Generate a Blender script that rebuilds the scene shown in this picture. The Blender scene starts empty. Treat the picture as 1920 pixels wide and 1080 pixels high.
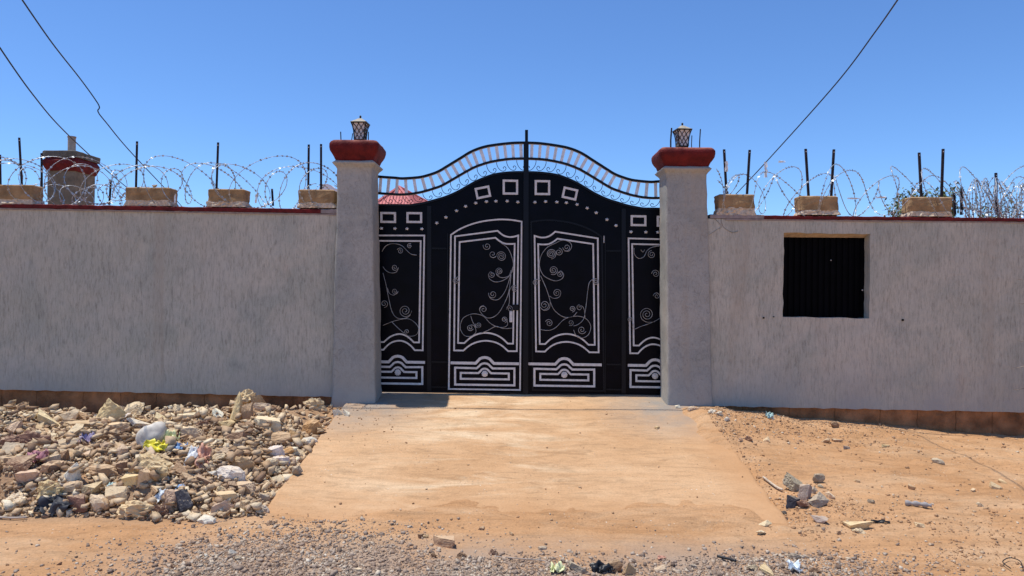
import bpy, bmesh, math, random
import numpy as np
from mathutils import Vector, Matrix, Euler, noise as mnoise
R = math.radians
PI = math.pi
SC = bpy.context.scene
COL = SC.collection
random.seed(7)
RNG = np.random.default_rng(11)

# ------------------------------------------------------------------ camera, sky, sun, exposure
FPX = 1387.0
ROLL = 0.008
CAMLOC = Vector((0.0, -8.4, 1.2))
cam_d = bpy.data.cameras.new('camera')
cam_d.sensor_width = 36.0
cam_d.lens = FPX / 1920.0 * 36.0
cam_d.clip_start = 0.05
cam_d.clip_end = 3000.0
cam = bpy.data.objects.new('camera', cam_d)
COL.objects.link(cam)
CAMM = Matrix.Rotation(PI / 2, 3, 'X') @ Matrix.Rotation(ROLL, 3, 'Z')
cam.matrix_world = Matrix.Translation(CAMLOC) @ CAMM.to_4x4()
SC.camera = cam

SUNV = Vector((-0.275, 0.030, 1.0)).normalized()
SUN_EL = math.asin(SUNV.z)
world = bpy.data.worlds.new('World')
SC.world = world
world.use_nodes = True
wn = world.node_tree
wn.nodes.clear()
sky = wn.nodes.new('ShaderNodeTexSky')
sky.sky_type = 'NISHITA'
sky.sun_disc = False
sky.sun_elevation = SUN_EL
sky.sun_rotation = math.atan2(SUNV.x, SUNV.y)
sky.altitude = 1200.0
sky.air_density = 1.0
sky.dust_density = 0.25
sky.ozone_density = 2.2
hs = wn.nodes.new('ShaderNodeMix')
hs.data_type = 'RGBA'
hs.blend_type = 'MULTIPLY'
hs.inputs['Factor'].default_value = 1.0
hs.inputs[7].default_value = (0.62, 0.86, 1.17, 1)
bg = wn.nodes.new('ShaderNodeBackground')
bg.inputs['Strength'].default_value = 0.15
wo = wn.nodes.new('ShaderNodeOutputWorld')
wn.links.new(sky.outputs[0], hs.inputs[6])
wn.links.new(hs.outputs[2], bg.inputs['Color'])
wn.links.new(bg.outputs[0], wo.inputs['Surface'])
sun_d = bpy.data.lights.new('sun', 'SUN')
sun_d.energy = 4.6
sun_d.angle = R(0.5)
sun_d.color = (1.0, 0.955, 0.88)
sun = bpy.data.objects.new('sun', sun_d)
COL.objects.link(sun)
sun.location = (-3, 2, 12)
sun.rotation_euler = SUNV.to_track_quat('Z', 'Y').to_euler()
SC.view_settings.view_transform = 'Standard'
SC.view_settings.look = 'None'
SC.view_settings.gamma = 1.0
SC.view_settings.use_curve_mapping = False
SC.view_settings.exposure = 0.0


# ------------------------------------------------------------------ measuring: a point of the photograph on a real plane
def P(px, py, Y):
    d = CAMM @ Vector(((px - 960.0) / FPX, -(py - 540.0) / FPX, -1.0))
    return CAMLOC + d * ((Y - CAMLOC.y) / d.y)


def sstep(a, b, x):
    t = np.clip((x - a) / (b - a), 0, 1)
    return t * t * (3 - 2 * t)


_LAT = RNG.random((256, 256))


def vnoise(x, y, s):
    x = np.asarray(x, float) * s + 31.7
    y = np.asarray(y, float) * s + 17.3
    xi = np.floor(x).astype(int); yi = np.floor(y).astype(int)
    fx = x - xi; fy = y - yi
    fx = fx * fx * (3 - 2 * fx); fy = fy * fy * (3 - 2 * fy)
    a = _LAT[xi % 256, yi % 256]; b = _LAT[(xi + 1) % 256, yi % 256]
    c = _LAT[xi % 256, (yi + 1) % 256]; d = _LAT[(xi + 1) % 256, (yi + 1) % 256]
    return (a * (1 - fx) + b * fx) * (1 - fy) + (c * (1 - fx) + d * fx) * fy - 0.5


def drive_z(t):
    return -0.1176 * np.clip(t, 0, 10)


def edge_l(t):          # left edge of the driveway
    return -1.80 + 0.026 * t + 0.006 * np.sin(t * 4.0)


def edge_r(t):
    return 2.02 - 0.03 * t + 0.015 * np.sin(t * 3.1 + 1)


def ground_z(x, y):
    x = np.asarray(x, float); y = np.asarray(y, float)
    t = -y
    road = -0.415 + 0.018 * vnoise(x, y, 0.9) + 0.010 * vnoise(x * .5, y * 1.6, 3.0) + 0.006 * vnoise(x * .6, y * 1.5, 11.0)
    road = road + 0.02 * np.exp(-((x + 1.0) / 1.1) ** 2 - ((t - 4.1) / 0.5) ** 2)
    zl = np.interp(x, [-40, -9, -5.5, -3.5, -1.8], [-.36, -.36, -.27, -.17, -.09])
    zr = np.interp(x, [2.0, 3.1, 4.3, 5.4, 9, 40], [-.05, -.18, -.275, -.35, -.41, -.41])
    # left: rubble heap
    tl = np.clip((t - 0.35) / 3.0, 0, 1)
    hl = zl + (-.36 - zl) * tl
    heap = 0.07 + 0.17 * vnoise(x, y, 1.3) + 0.13 * vnoise(x + 5, y, 3.1) + 0.05 * vnoise(x, y + 9, 7.0) + 0.02 * vnoise(x, y, 18.0)
    fade = (1 - sstep(3.0, 3.32, t + 0.12 * vnoise(x, 0 * y, 2.0))) * sstep(0.1, 0.6, -(x - edge_l(t))) * sstep(-0.2, 0.5, t)
    hl = hl + heap * fade
    kk = sstep(2.95, 3.4, t + 0.12 * vnoise(x, 0 * y, 2.0))
    hl = hl * (1 - kk) + road * kk
    # right: trodden earth falling away from the pillar
    tr = np.clip((t - 0.4) / 3.2, 0, 1)
    hr = zr + (-.42 - zr) * tr
    hr = hr + 0.035 * vnoise(x, y, 1.1) + 0.02 * vnoise(x, y, 3.3) + 0.018 * vnoise(x, y, 6.0) + 0.012 * vnoise(x + 3, y, 13.0) + 0.006 * vnoise(x, y, 27.0)
    hr = hr + 0.05 * np.exp(-((x - 2.55) / 0.45) ** 2 - ((t - 0.75) / 0.28) ** 2) + 0.05 * np.exp(-((x - 3.6) / 0.6) ** 2 - ((t - 0.85) / 0.2) ** 2)
    hr = hr + 0.03 * np.exp(-((x - 5.3) / 0.5) ** 2 - ((t - 0.8) / 0.2) ** 2)
    kr = sstep(3.1, 3.9, t)
    hr = hr * (1 - kr) + road * kr
    # under and beside the slab
    dz = drive_z(t) - 0.05
    dz = np.where(t < 3.35, dz, road)
    kd = sstep(3.3, 3.9, t)
    n2 = vnoise(x + 11, y, 1.4) + .6 * vnoise(x, y + 5, 4.5) + .3 * vnoise(x, y, 12.0)
    dz = (drive_z(np.minimum(t, 3.5)) - 0.05 + 0.066 * sstep(2.75, 3.45, t + .55 * n2)) * (1 - kd) + road * kd
    wl = sstep(-0.02, 0.30, (edge_l(t) - x))
    ff = 1 - sstep(1.5, 2.3, t)
    nz = vnoise(x + 7, y, 2.2) + .6 * vnoise(x, y + 3, 6.0)
    wr = sstep(-0.10 - .22 * ff, 0.28 - .30 * ff, (x - edge_r(t)) + .28 * nz * ff)
    hr2 = hr + .035 * ff * np.exp(-((x - edge_r(t)) / .3) ** 2) * sstep(.45, .8, t)
    z = dz * (1 - wl) * (1 - wr) + hl * wl + hr2 * wr
    # on the far side of the wall the yard lies level with the gate foot
    ky = sstep(-0.25, 0.3, y)
    z = z * (1 - ky) + (-0.02) * ky
    z = np.where((y > -0.3) & (x < -1.6), np.minimum(z, -0.1), z)
    z = np.where((y > -0.3) & (x > 1.9), np.minimum(z, -0.1), z)
    return z


def slab_z(x, y):
    x = np.asarray(x, float); y = np.asarray(y, float)
    return drive_z(-y) + 0.014 * vnoise(x, y, 1.0) + 0.007 * vnoise(x, y, 3.1) + 0.004 * vnoise(x, y, 9.0) + 0.002 * vnoise(x, y, 21.0) - 0.004


def surf_z(x, y):
    g = float(ground_z(x, y))
    t = -y
    if edge_l(t) < x < edge_r(t) and 0 < t < 3.6:
        g = max(g, float(slab_z(x, y)))
    return g


def G(px, py):
    d = CAMM @ Vector(((px - 960.0) / FPX, -(py - 540.0) / FPX, -1.0))
    s0 = 3.0
    prev = s0
    s = s0
    while s < 60:
        p = CAMLOC + d * s
        if p.z < surf_z(p.x, p.y):
            lo, hi = prev, s
            for _ in range(18):
                m = (lo + hi) / 2
                q = CAMLOC + d * m
                if q.z < surf_z(q.x, q.y): hi = m
                else: lo = m
            return CAMLOC + d * hi
        prev = s
        s += 0.03
    return CAMLOC + d * 8


def to_px(v):
    c = CAMM.transposed() @ (Vector(v) - CAMLOC)
    return 960 + FPX * c.x / -c.z, 540 - FPX * c.y / -c.z


# ------------------------------------------------------------------ object helpers
def tag(o, label=None, cat=None, group=None, kind=None):
    if label: o['label'] = label
    if cat: o['category'] = cat
    if group: o['group'] = group
    if kind: o['kind'] = kind
    return o


def empty(name, loc, label=None, cat=None, group=None):
    o = bpy.data.objects.new(name, None)
    COL.objects.link(o)
    o.location = loc
    o.empty_display_size = 0.1
    return tag(o, label, cat, group)


class MB:
    def __init__(s): s.v = []; s.f = []

    def add(s, vs, fs):
        n = len(s.v)
        s.v += [tuple(v) for v in vs]
        s.f += [tuple(i + n for i in f) for f in fs]

    def box(s, x0, x1, y0, y1, z0, z1):
        s.add([(x0, y0, z0), (x1, y0, z0), (x1, y1, z0), (x0, y1, z0), (x0, y0, z1), (x1, y0, z1), (x1, y1, z1), (x0, y1, z1)],
              [(0, 3, 2, 1), (4, 5, 6, 7), (0, 1, 5, 4), (1, 2, 6, 5), (2, 3, 7, 6), (3, 0, 4, 7)])

    def tube(s, pts, r, n=6, cap=True):
        pts = [Vector(p) for p in pts]
        rs = r if isinstance(r, (list, tuple)) else [r] * len(pts)
        ring = []
        up = None
        for i, p in enumerate(pts):
            a = pts[max(i - 1, 0)]; b = pts[min(i + 1, len(pts) - 1)]
            t = (b - a)
            if t.length < 1e-9: t = Vector((0, 0, 1))
            t.normalize()
            if up is None:
                up = Vector((0, 1, 0)) if abs(t.y) < 0.9 else Vector((1, 0, 0))
            u = (up - t * up.dot(t))
            if u.length < 1e-4:
                up = Vector((1, 0, 0)); u = up - t * up.dot(t)
            u.normalize(); w = t.cross(u)
            up = u
            ring.append([p + (u * math.cos(2 * PI * k / n) + w * math.sin(2 * PI * k / n)) * rs[i] for k in range(n)])
        vs = [v for rr in ring for v in rr]
        fs = []
        for i in range(len(pts) - 1):
            for k in range(n):
                fs.append((i * n + k, i * n + (k + 1) % n, (i + 1) * n + (k + 1) % n, (i + 1) * n + k))
        if cap:
            fs.append(tuple(range(n - 1, -1, -1)))
            m = (len(pts) - 1) * n
            fs.append(tuple(m + k for k in range(n)))
        s.add(vs, fs)

    def strip(s, pts, w, y0, y1, closed=False):
        """flat bar of width w swept with mitred corners along pts (x, z) between depths y0 (front) and y1"""
        n = len(pts)
        L = []; Rr = []
        for i in range(n):
            if closed:
                a = pts[(i - 1) % n]; c = pts[(i + 1) % n]
            else:
                a = pts[i - 1] if i > 0 else None
                c = pts[i + 1] if i < n - 1 else None
            b = pts[i]
            ds = []
            if a is not None:
                d = Vector((b[0] - a[0], b[1] - a[1]));
                if d.length > 1e-9: ds.append(d.normalized())
            if c is not None:
                d = Vector((c[0] - b[0], c[1] - b[1]))
                if d.length > 1e-9: ds.append(d.normalized())
            if len(ds) == 2:
                t = ds[0] + ds[1]
                if t.length < 1e-4: t = ds[0]
                t.normalize()
                cs = max(0.45, t.dot(ds[0]))
            else:
                t = ds[0]; cs = 1.0
            nn = Vector((-t.y, t.x)) * (w / 2 / cs)
            L.append((b[0] + nn.x, b[1] + nn.y)); Rr.append((b[0] - nn.x, b[1] - nn.y))
        vs = []
        for i in range(n):
            vs += [(L[i][0], y0, L[i][1]), (Rr[i][0], y0, Rr[i][1]), (Rr[i][0], y1, Rr[i][1]), (L[i][0], y1, L[i][1])]
        fs = []
        m = n if closed else n - 1
        for i in range(m):
            a = i * 4; b = ((i + 1) % n) * 4
            for k in range(4):
                fs.append((a + k, a + (k + 1) % 4, b + (k + 1) % 4, b + k))
        if not closed:
            fs.append((3, 2, 1, 0)); e = (n - 1) * 4
            fs.append((e, e + 1, e + 2, e + 3))
        s.add(vs, fs)

    def poly(s, pts, y0, y1):
        n = len(pts)
        vs = [(p[0], y0, p[1]) for p in pts] + [(p[0], y1, p[1]) for p in pts]
        fs = [tuple(range(n)), tuple(range(2 * n - 1, n - 1, -1))]
        for i in range(n):
            j = (i + 1) % n
            fs.append((i, i + n, j + n, j))
        s.add(vs, fs)

    def sphere(s, c, rx, ry, rz, nu=10, nv=6, jit=0):
        vs = [(c[0], c[1], c[2] + rz)]
        for j in range(1, nv):
            th = PI * j / nv
            for i in range(nu):
                ph = 2 * PI * i / nu
                q = 1 + random.uniform(-jit, jit)
                vs.append((c[0] + rx * math.sin(th) * math.cos(ph) * q, c[1] + ry * math.sin(th) * math.sin(ph) * q, c[2] + rz * math.cos(th) * q))
        vs.append((c[0], c[1], c[2] - rz))
        fs = []
        for i in range(nu): fs.append((0, 1 + i, 1 + (i + 1) % nu))
        for j in range(nv - 2):
            for i in range(nu):
                a = 1 + j * nu
                fs.append((a + i, a + nu + i, a + nu + (i + 1) % nu, a + (i + 1) % nu))
        l = len(vs) - 1; a = 1 + (nv - 2) * nu
        for i in range(nu): fs.append((l, a + (i + 1) % nu, a + i))
        s.add(vs, fs)

    def build(s, name, mat, parent=None, smooth=False, origin=None, bevel=0, fix=True):
        me = bpy.data.meshes.new(name)
        o0 = Vector(origin) if origin is not None else Vector((0, 0, 0))
        me.from_pydata([tuple(Vector(v) - o0) for v in s.v], [], s.f)
        if fix:
            bm = bmesh.new(); bm.from_mesh(me)
            bmesh.ops.recalc_face_normals(bm, faces=bm.faces)
            bm.to_mesh(me); bm.free()
        me.materials.append(mat)
        if smooth:
            me.polygons.foreach_set('use_smooth', [True] * len(me.polygons))
        o = bpy.data.objects.new(name, me)
        COL.objects.link(o)
        o.location = o0
        if parent is not None:
            o.parent = parent
            o.location = o0 - Vector(parent_world(parent))
        if bevel:
            m = o.modifiers.new('bevel', 'BEVEL'); m.width = bevel; m.segments = 2; m.limit_method = 'ANGLE'
        return o


def parent_world(p):
    l = Vector(p.location)
    while p.parent is not None:
        p = p.parent
        l = l + Vector(p.location)
    return l


def catmull(pts, n=6, closed=False):
    pts = [Vector(p) for p in pts]
    out = []
    m = len(pts)
    for i in range(m - 1 if not closed else m):
        p0 = pts[(i - 1) % m] if (closed or i > 0) else pts[0]
        p1 = pts[i]; p2 = pts[(i + 1) % m]
        p3 = pts[(i + 2) % m] if (closed or i + 2 < m) else pts[-1]
        for k in range(n):
            t = k / n
            out.append(0.5 * ((2 * p1) + (p2 - p0) * t + (2 * p0 - 5 * p1 + 4 * p2 - p3) * t * t + (3 * p1 - p0 - 3 * p2 + p3) * t ** 3))
    if not closed: out.append(pts[-1])
    return out


# ------------------------------------------------------------------ materials
class NT:
    def __init__(s, name):
        s.m = bpy.data.materials.new(name); s.m.use_nodes = True
        s.t = s.m.node_tree; s.t.nodes.clear()
        s.out = s.n('ShaderNodeOutputMaterial'); s.b = s.n('ShaderNodeBsdfPrincipled')
        s.l(s.b.outputs[0], s.out.inputs['Surface'])
        s.geo = s.n('ShaderNodeNewGeometry')

    def n(s, t): return s.t.nodes.new(t)

    def l(s, a, b): s.t.links.new(a, b)

    def coords(s, scale=(1, 1, 1), kind='world', loc=(0, 0, 0), rot=0.0):
        mp = s.n('ShaderNodeMapping'); mp.inputs['Rotation'].default_value = (0, 0, rot); mp.inputs['Scale'].default_value = scale; mp.inputs['Location'].default_value = loc
        if kind == 'world': s.l(s.geo.outputs['Position'], mp.inputs['Vector'])
        else:
            tc = s.n('ShaderNodeTexCoord'); s.l(tc.outputs['Object'], mp.inputs['Vector'])
        return mp.outputs[0]

    def noise(s, vec, scale, detail=4, rough=.55, dist=0):
        q = s.n('ShaderNodeTexNoise'); q.inputs['Scale'].default_value = scale; q.inputs['Detail'].default_value = detail
        q.inputs['Roughness'].default_value = rough; q.inputs['Distortion'].default_value = dist
        s.l(vec, q.inputs['Vector']); return q.outputs['Fac']

    def ramp(s, fac, stops, interp='LINEAR'):
        r = s.n('ShaderNodeValToRGB'); r.color_ramp.interpolation = interp
        while len(r.color_ramp.elements) < len(stops): r.color_ramp.elements.new(0.5)
        for e, (p, c) in zip(r.color_ramp.elements, stops):
            e.position = p
            e.color = (c, c, c, 1) if isinstance(c, (int, float)) else (*c, 1)
        s.l(fac, r.inputs[0]); return r.outputs[0]

    def mix(s, fac, a, b, mode='MIX'):
        x = s.n('ShaderNodeMix'); x.data_type = 'RGBA'; x.blend_type = mode
        if isinstance(fac, (int, float)): x.inputs['Factor'].default_value = fac
        else: s.l(fac, x.inputs['Factor'])
        for sock, v in ((x.inputs[6], a), (x.inputs[7], b)):
            if isinstance(v, (tuple, list)): sock.default_value = (*v, 1)
            elif isinstance(v, (int, float)): sock.default_value = (v, v, v, 1)
            else: s.l(v, sock)
        return x.outputs[2]

    def math(s, op, a, b=0.0, clamp=False):
        x = s.n('ShaderNodeMath'); x.operation = op; x.use_clamp = clamp
        for i, v in enumerate((a, b)):
            if isinstance(v, (int, float)): x.inputs[i].default_value = v
            else: s.l(v, x.inputs[i])
        return x.outputs[0]

    def bump(s, h, strength, dist, prev=None):
        b = s.n('ShaderNodeBump'); b.inputs['Strength'].default_value = strength; b.inputs['Distance'].default_value = dist
        s.l(h, b.inputs['Height'])
        if prev is not None: s.l(prev, b.inputs['Normal'])
        return b.outputs[0]

    def n_range(s, v, a, b):
        x = s.n('ShaderNodeMapRange'); x.inputs[1].default_value = a; x.inputs[2].default_value = b; s.l(v, x.inputs[0]); return x.outputs[0]

    def sep(s):
        x = s.n('ShaderNodeSeparateXYZ'); s.l(s.geo.outputs['Position'], x.inputs[0]); return x.outputs

    def fin(s, col, rough=.9, normal=None, metal=0, spec=.3):
        if isinstance(col, (tuple, list)): s.b.inputs['Base Color'].default_value = (*col, 1)
        else: s.l(col, s.b.inputs['Base Color'])
        if isinstance(rough, (int, float)): s.b.inputs['Roughness'].default_value = rough
        else: s.l(rough, s.b.inputs['Roughness'])
        s.b.inputs['Metallic'].default_value = metal
        s.b.inputs['Specular IOR Level'].default_value = spec
        if normal is not None: s.l(normal, s.b.inputs['Normal'])
        return s.m


def mat_simple(name, col, rough=.6, metal=0, var=.25, scale=12, bump=0.0, bscale=60, bdist=.003, spec=.3, dust=None, kind='world'):
    t = NT(name)
    c = t.coords(kind=kind)
    f = t.noise(c, scale, 5)
    f = t.ramp(f, [(.3, 0.0), (.7, 1.0)])
    lo = tuple(max(0, x * (1 - var)) for x in col); hi = tuple(min(1, x * (1 + var)) for x in col)
    cc = t.mix(f, lo, hi)
    if dust:
        g = t.n('ShaderNodeSeparateXYZ'); t.l(t.geo.outputs['Normal'], g.inputs[0])
        d = t.math('MULTIPLY', t.ramp(t.noise(c, 9, 5), [(.35, 0.0), (.65, 1.0)]), t.ramp(g.outputs[2], [(.35, 0.02), (.9, 0.9)]))
        cc = t.mix(d, cc, dust)
    nrm = t.bump(t.noise(c, bscale, 4), bump, bdist) if bump else None
    return t.fin(cc, rough, nrm, metal, spec)


def mat_stucco(name, tint=(0.515, 0.475, 0.38), tint2=(0.555, 0.50, 0.405), streak=1.0, pillar=False):
    t = NT(name)
    c = t.coords()
    cv = t.coords((1, 1, .20) if not pillar else (1, 1, .7))
    big = t.ramp(t.noise(t.coords((.8, .8, .5)), 1.1, 4, .6), [(.35, 0.0), (.65, 1.0)])
    col = t.mix(big, tint, tint2)
    patch = t.ramp(t.noise(t.coords((1, 1, 1), loc=(3, 1, 7)), 1.7, 6, .65, .6), [(.44, 0.0), (.64, .8)])
    col = t.mix(patch, col, tuple(x * f for x, f in zip(tint, (.82, .86, .88))))
    pl = t.ramp(t.noise(t.coords((1, 1, .8), loc=(13, 1, 2)), .8, 5, .6, .4), [(.52, 0.0), (.68, .6)])
    col = t.mix(pl, col, tuple(min(1, x * f) for x, f in zip(tint, (1.16, 1.14, 1.12))))
    s1 = t.noise(cv, 38 if not pillar else 20, 6, .7, .5 if not pillar else 1.6)
    sm = t.ramp(s1, [(.33, .66), (.43, .88), (.54, 1.0), (.8, 1.08)])
    col = t.mix(.85 * streak, col, sm, 'MULTIPLY')
    s2 = t.noise(t.coords((1, 1, .16), loc=(8, 0, 0)), 80, 3, .6)
    col = t.mix((.1 if pillar else .4) * streak, col, t.ramp(s2, [(.36, .55), (.48, 1.0), (1, 1.0)]), 'MULTIPLY')
    fine = t.noise(c, 160, 3, .6)
    col = t.mix(.5, col, t.ramp(fine, [(.3, .8), (.6, 1.05)]), 'MULTIPLY')
    # long run-off stains and paint drips
    st = t.ramp(t.noise(t.coords((1, 1, .05), loc=(2, 4, 9)), 3.0, 4, .6, .3), [(.58, 0.0), (.72, .5)])
    col = t.mix(st, col, (0.40, 0.33, 0.25))
    rd = t.ramp(t.noise(t.coords((1, 1, .35), loc=(5, 9, 1)), 2.2, 4, .6, .3), [(.62, 0.0), (.78, .35)])
    col = t.mix(rd, col, (0.50, 0.36, 0.26))
    z = t.sep()[2]
    lowm = t.math('MULTIPLY', t.ramp(z, [(0.0, 1.0), (.45, 0.0)]), t.ramp(t.noise(c, 2.3, 4), [(.3, .2), (.7, 1.0)]))
    col = t.mix(lowm, col, (0.38, 0.365, 0.33))
    hz = t.math('ADD', t.math('MULTIPLY', s1, .8), t.math('MULTIPLY', t.noise(c, 60, 4, .6), .5))
    n = t.bump(hz, .6, .008)
    n = t.bump(t.noise(c, 4, 3), .35, .03, n)
    return t.fin(col, .95, n, 0, .15)


def mat_earth(name, slab=False):
    t = NT(name)
    c = t.coords()
    x, y, z = t.sep()
    a = t.ramp(t.noise(c, .9, 6, .62, .5), [(.32, 0.0), (.68, 1.0)])
    if slab:
        col = t.mix(a, (0.50, 0.29, 0.145), (0.60, 0.38, 0.21))
    else:
        col = t.mix(a, (0.46, 0.245, 0.112), (0.56, 0.32, 0.16))
    pale = t.ramp(t.noise(t.coords((.6, 1.6, 1), loc=(4, 2, 0)), 1.6, 6, .65, .6), [(.48, 0.0), (.66, .75 if slab else .55)])
    if slab:
        pale = t.math('MULTIPLY', pale, t.ramp(t.math('ABSOLUTE', t.math('ADD', x, .25)), [(.35, 1.0), (1.0, .25)]))
    col = t.mix(pale, col, (0.74, 0.56, 0.36) if slab else (0.60, 0.40, 0.235))
    st = t.noise(t.coords((.8, 2.4, 1), loc=(1, 5, 0), rot=.22), 4.5, 7, .7, 1.1)
    col = t.mix(.75, col, t.ramp(st, [(.33, .68), (.5, 1.0), (.7, 1.13)]), 'MULTIPLY')
    wr = t.noise(t.coords((.5, 4.0, 1), loc=(9, 1, 0), rot=-.12), 6, 4, .6, 1.6)
    col = t.mix(.25, col, t.ramp(wr, [(.36, .78), (.46, 1.0)]), 'MULTIPLY')
    fine = t.noise(c, 70, 5, .7)
    col = t.mix(.7, col, t.ramp(fine, [(.3, .72), (.5, 1.0), (.72, 1.16)]), 'MULTIPLY')
    vo = t.n('ShaderNodeTexVoronoi'); vo.inputs['Scale'].default_value = 26; t.l(c, vo.inputs['Vector'])
    sp = t.math('MULTIPLY', t.ramp(vo.outputs['Distance'], [(.10, 1.0), (.17, 0.0)]), t.ramp(t.noise(c, 2.5, 4), [(.5, 0.0), (.62, 1.0)]))
    sc = t.n('ShaderNodeSeparateColor'); t.l(vo.outputs['Color'], sc.inputs[0])
    col = t.mix(sp, col, t.ramp(sc.outputs[0], [(0, (.16, .10, .07)), (.5, (.38, .30, .22)), (1, (.75, .68, .55))]))
    if not slab:
        # brown rubbly soil under the heap, greyish worn road further out
        m1 = t.n('ShaderNodeMapRange'); m1.inputs[1].default_value = -1.7; m1.inputs[2].default_value = -2.0; t.l(x, m1.inputs[0])
        m2 = t.n('ShaderNodeMapRange'); m2.inputs[1].default_value = -3.45; m2.inputs[2].default_value = -3.3; t.l(y, m2.inputs[0])
        hm = t.math('MULTIPLY', t.math('MULTIPLY', m1.outputs[0], m2.outputs[0]), t.ramp(t.noise(c, 2.0, 5), [(.35, .55), (.6, 1.0)]))
        col = t.mix(hm, col, t.mix(t.noise(c, 12, 5, .7), (0.22, 0.13, 0.075), (0.52, 0.35, 0.21)))
        gx = t.math('MULTIPLY', t.ramp(t.noise(t.coords(loc=(1, 8, 0)), 1.8, 5, .65), [(.35, 0.2), (.55, .95)]), t.math('MULTIPLY', t.n_range(y, -3.55, -3.95), t.math('MULTIPLY', t.n_range(x, -2.6, -1.4), t.n_range(x, 2.4, 1.2))))
        col = t.mix(gx, col, (0.40, 0.29, 0.205))
    else:
        fm = t.math('MULTIPLY', t.n_range(y, -2.85, -3.45), 1.0)
        fm = t.math('ADD', fm, t.math('MULTIPLY', t.math('SUBTRACT', t.noise(c, 3.0, 5, .6), .5), 1.2), True)
        fm = t.math('MULTIPLY', fm, t.n_range(y, -2.6, -3.0))
        fr = t.math('ADD', t.n_range(x, 1.45, 2.0), t.math('MULTIPLY', t.math('SUBTRACT', t.noise(c, 2.2, 5, .6), .5), 1.1), True)
        fr = t.math('MULTIPLY', fr, t.n_range(x, 1.3, 1.7))
        fm = t.math('MAXIMUM', fm, fr)
        col = t.mix(fm, col, t.mix(a, (0.46, 0.245, 0.112), (0.56, 0.32, 0.16)))
    if slab:
        # bare grey cement near the gate foot, where the dust has been swept off
        g1 = t.math('MULTIPLY', t.ramp(t.math('MULTIPLY', y, -1), [(.0, .0), (.12, .35), (.45, 1.0), (1.15, 0.0)]),
                    t.ramp(t.math('ABSOLUTE', t.math('ADD', x, -.05)), [(.0, 0.0), (.62, .05), (1.0, 1.0)]))
        mr = t.n('ShaderNodeMapRange'); mr.inputs[1].default_value = .75; mr.inputs[2].default_value = 1.5
        t.l(t.math('ABSOLUTE', t.math('ADD', x, -.05)), mr.inputs[0])
        mr2 = t.n('ShaderNodeMapRange'); mr2.inputs[1].default_value = -1.7; mr2.inputs[2].default_value = -.6
        t.l(y, mr2.inputs[0])
        g = t.math('MULTIPLY', t.math('MULTIPLY', mr.outputs[0], mr2.outputs[0]), t.ramp(t.noise(c, 3.4, 6, .65), [(.32, .35), (.62, 1.0)]), True)
        col = t.mix(g, col, (0.30, 0.265, 0.225))
    h = t.math('ADD', t.math('MULTIPLY', t.noise(c, 18, 6, .6), .9), t.math('MULTIPLY', fine, .35))
    n = t.bump(h, .55 if slab else .8, .018 if slab else .03)
    n = t.bump(st, .35, .02, n)
    return t.fin(col, .97, n, 0, .1)


def mat_stone():
    t = NT('broken_stone')
    oi = t.n('ShaderNodeObjectInfo')
    c = t.coords(kind='obj')
    a = t.ramp(t.noise(c, 2.2, 6, .65, .4), [(.32, 0.0), (.68, 1.0)])
    col = t.mix(a, t.mix(1.0, oi.outputs['Color'], (.82, .77, .70), 'MULTIPLY'), oi.outputs['Color'])
    p = t.ramp(t.noise(t.coords(kind='obj', loc=(3, 3, 3)), 1.3, 5, .6), [(.58, 0.0), (.70, .45)])
    col = t.mix(p, col, (0.40, 0.26, 0.15))
    col = t.mix(.7, col, t.ramp(t.noise(c, 14, 5, .7), [(.32, .70), (.5, 1.0), (.7, 1.12)]), 'MULTIPLY')
    g = t.n('ShaderNodeSeparateXYZ'); t.l(t.geo.outputs['Normal'], g.inputs[0])
    du = t.math('MULTIPLY', t.ramp(g.outputs[2], [(.45, 0.0), (.95, .5)]), t.ramp(t.noise(t.coords(), 13, 5, .65), [(.35, .3), (.6, 1.0)]))
    col = t.mix(du, col, (0.78, 0.60, 0.38))
    n = t.bump(t.noise(c, 5, 7, .75), .8, .010)
    return t.fin(col, .95, n, 0, .12)


def mat_gravel(name, stops, patch):
    t = NT(name)
    f = t.geo.outputs['Random Per Island']
    col = t.ramp(f, stops)
    col = t.mix(t.ramp(t.noise(t.coords(), 2.6, 5, .6), [(.42, 0.0), (.62, .65)]), col, patch)
    col = t.mix(.6, col, t.ramp(t.noise(t.coords(), 120, 4, .7), [(.3, .65), (.6, 1.05)]), 'MULTIPLY')
    return t.fin(col, .95, t.bump(t.noise(t.coords(), 90, 3), .6, .006), 0, .1)


M = {}
M['stucco'] = mat_stucco('scraped_grey_plaster')
M['pillar'] = mat_stucco('trowelled_grey_cement', (0.375, 0.358, 0.315), (0.45, 0.42, 0.365), 1.0, True)
M['ground'] = mat_earth('orange_earth')
M['slab'] = mat_earth('dusty_concrete', True)
M['stone'] = mat_stone()
M['red'] = mat_simple('oxide_red_paint', (0.115, 0.006, 0.006), .8, var=.4, scale=9, bump=.8, bscale=45, bdist=.008, dust=(0.42, 0.17, 0.11))
M['coping'] = mat_simple('coping_red', (0.13, 0.010, 0.009), .8, var=.4, scale=14, bump=.6, bscale=50, bdist=.005)
M['lip'] = mat_simple('pale_lip_plaster', (0.30, 0.24, 0.22), .95, var=.2, scale=20, bump=.6, bscale=70)
M['found'] = mat_simple('brown_foundation_block', (0.31, 0.14, 0.06), .95, var=.5, scale=5, bump=.9, bscale=28, bdist=.015)
M['block'] = mat_simple('tan_cut_stone', (0.33, 0.205, 0.10), .95, var=.3, scale=9, bump=.8, bscale=60, bdist=.006, dust=(.5, .36, .22))
M['mortar'] = mat_simple('pale_mortar', (0.60, 0.48, 0.35), .95, var=.3, scale=30, bump=1.0, bscale=70, bdist=.012)
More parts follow.
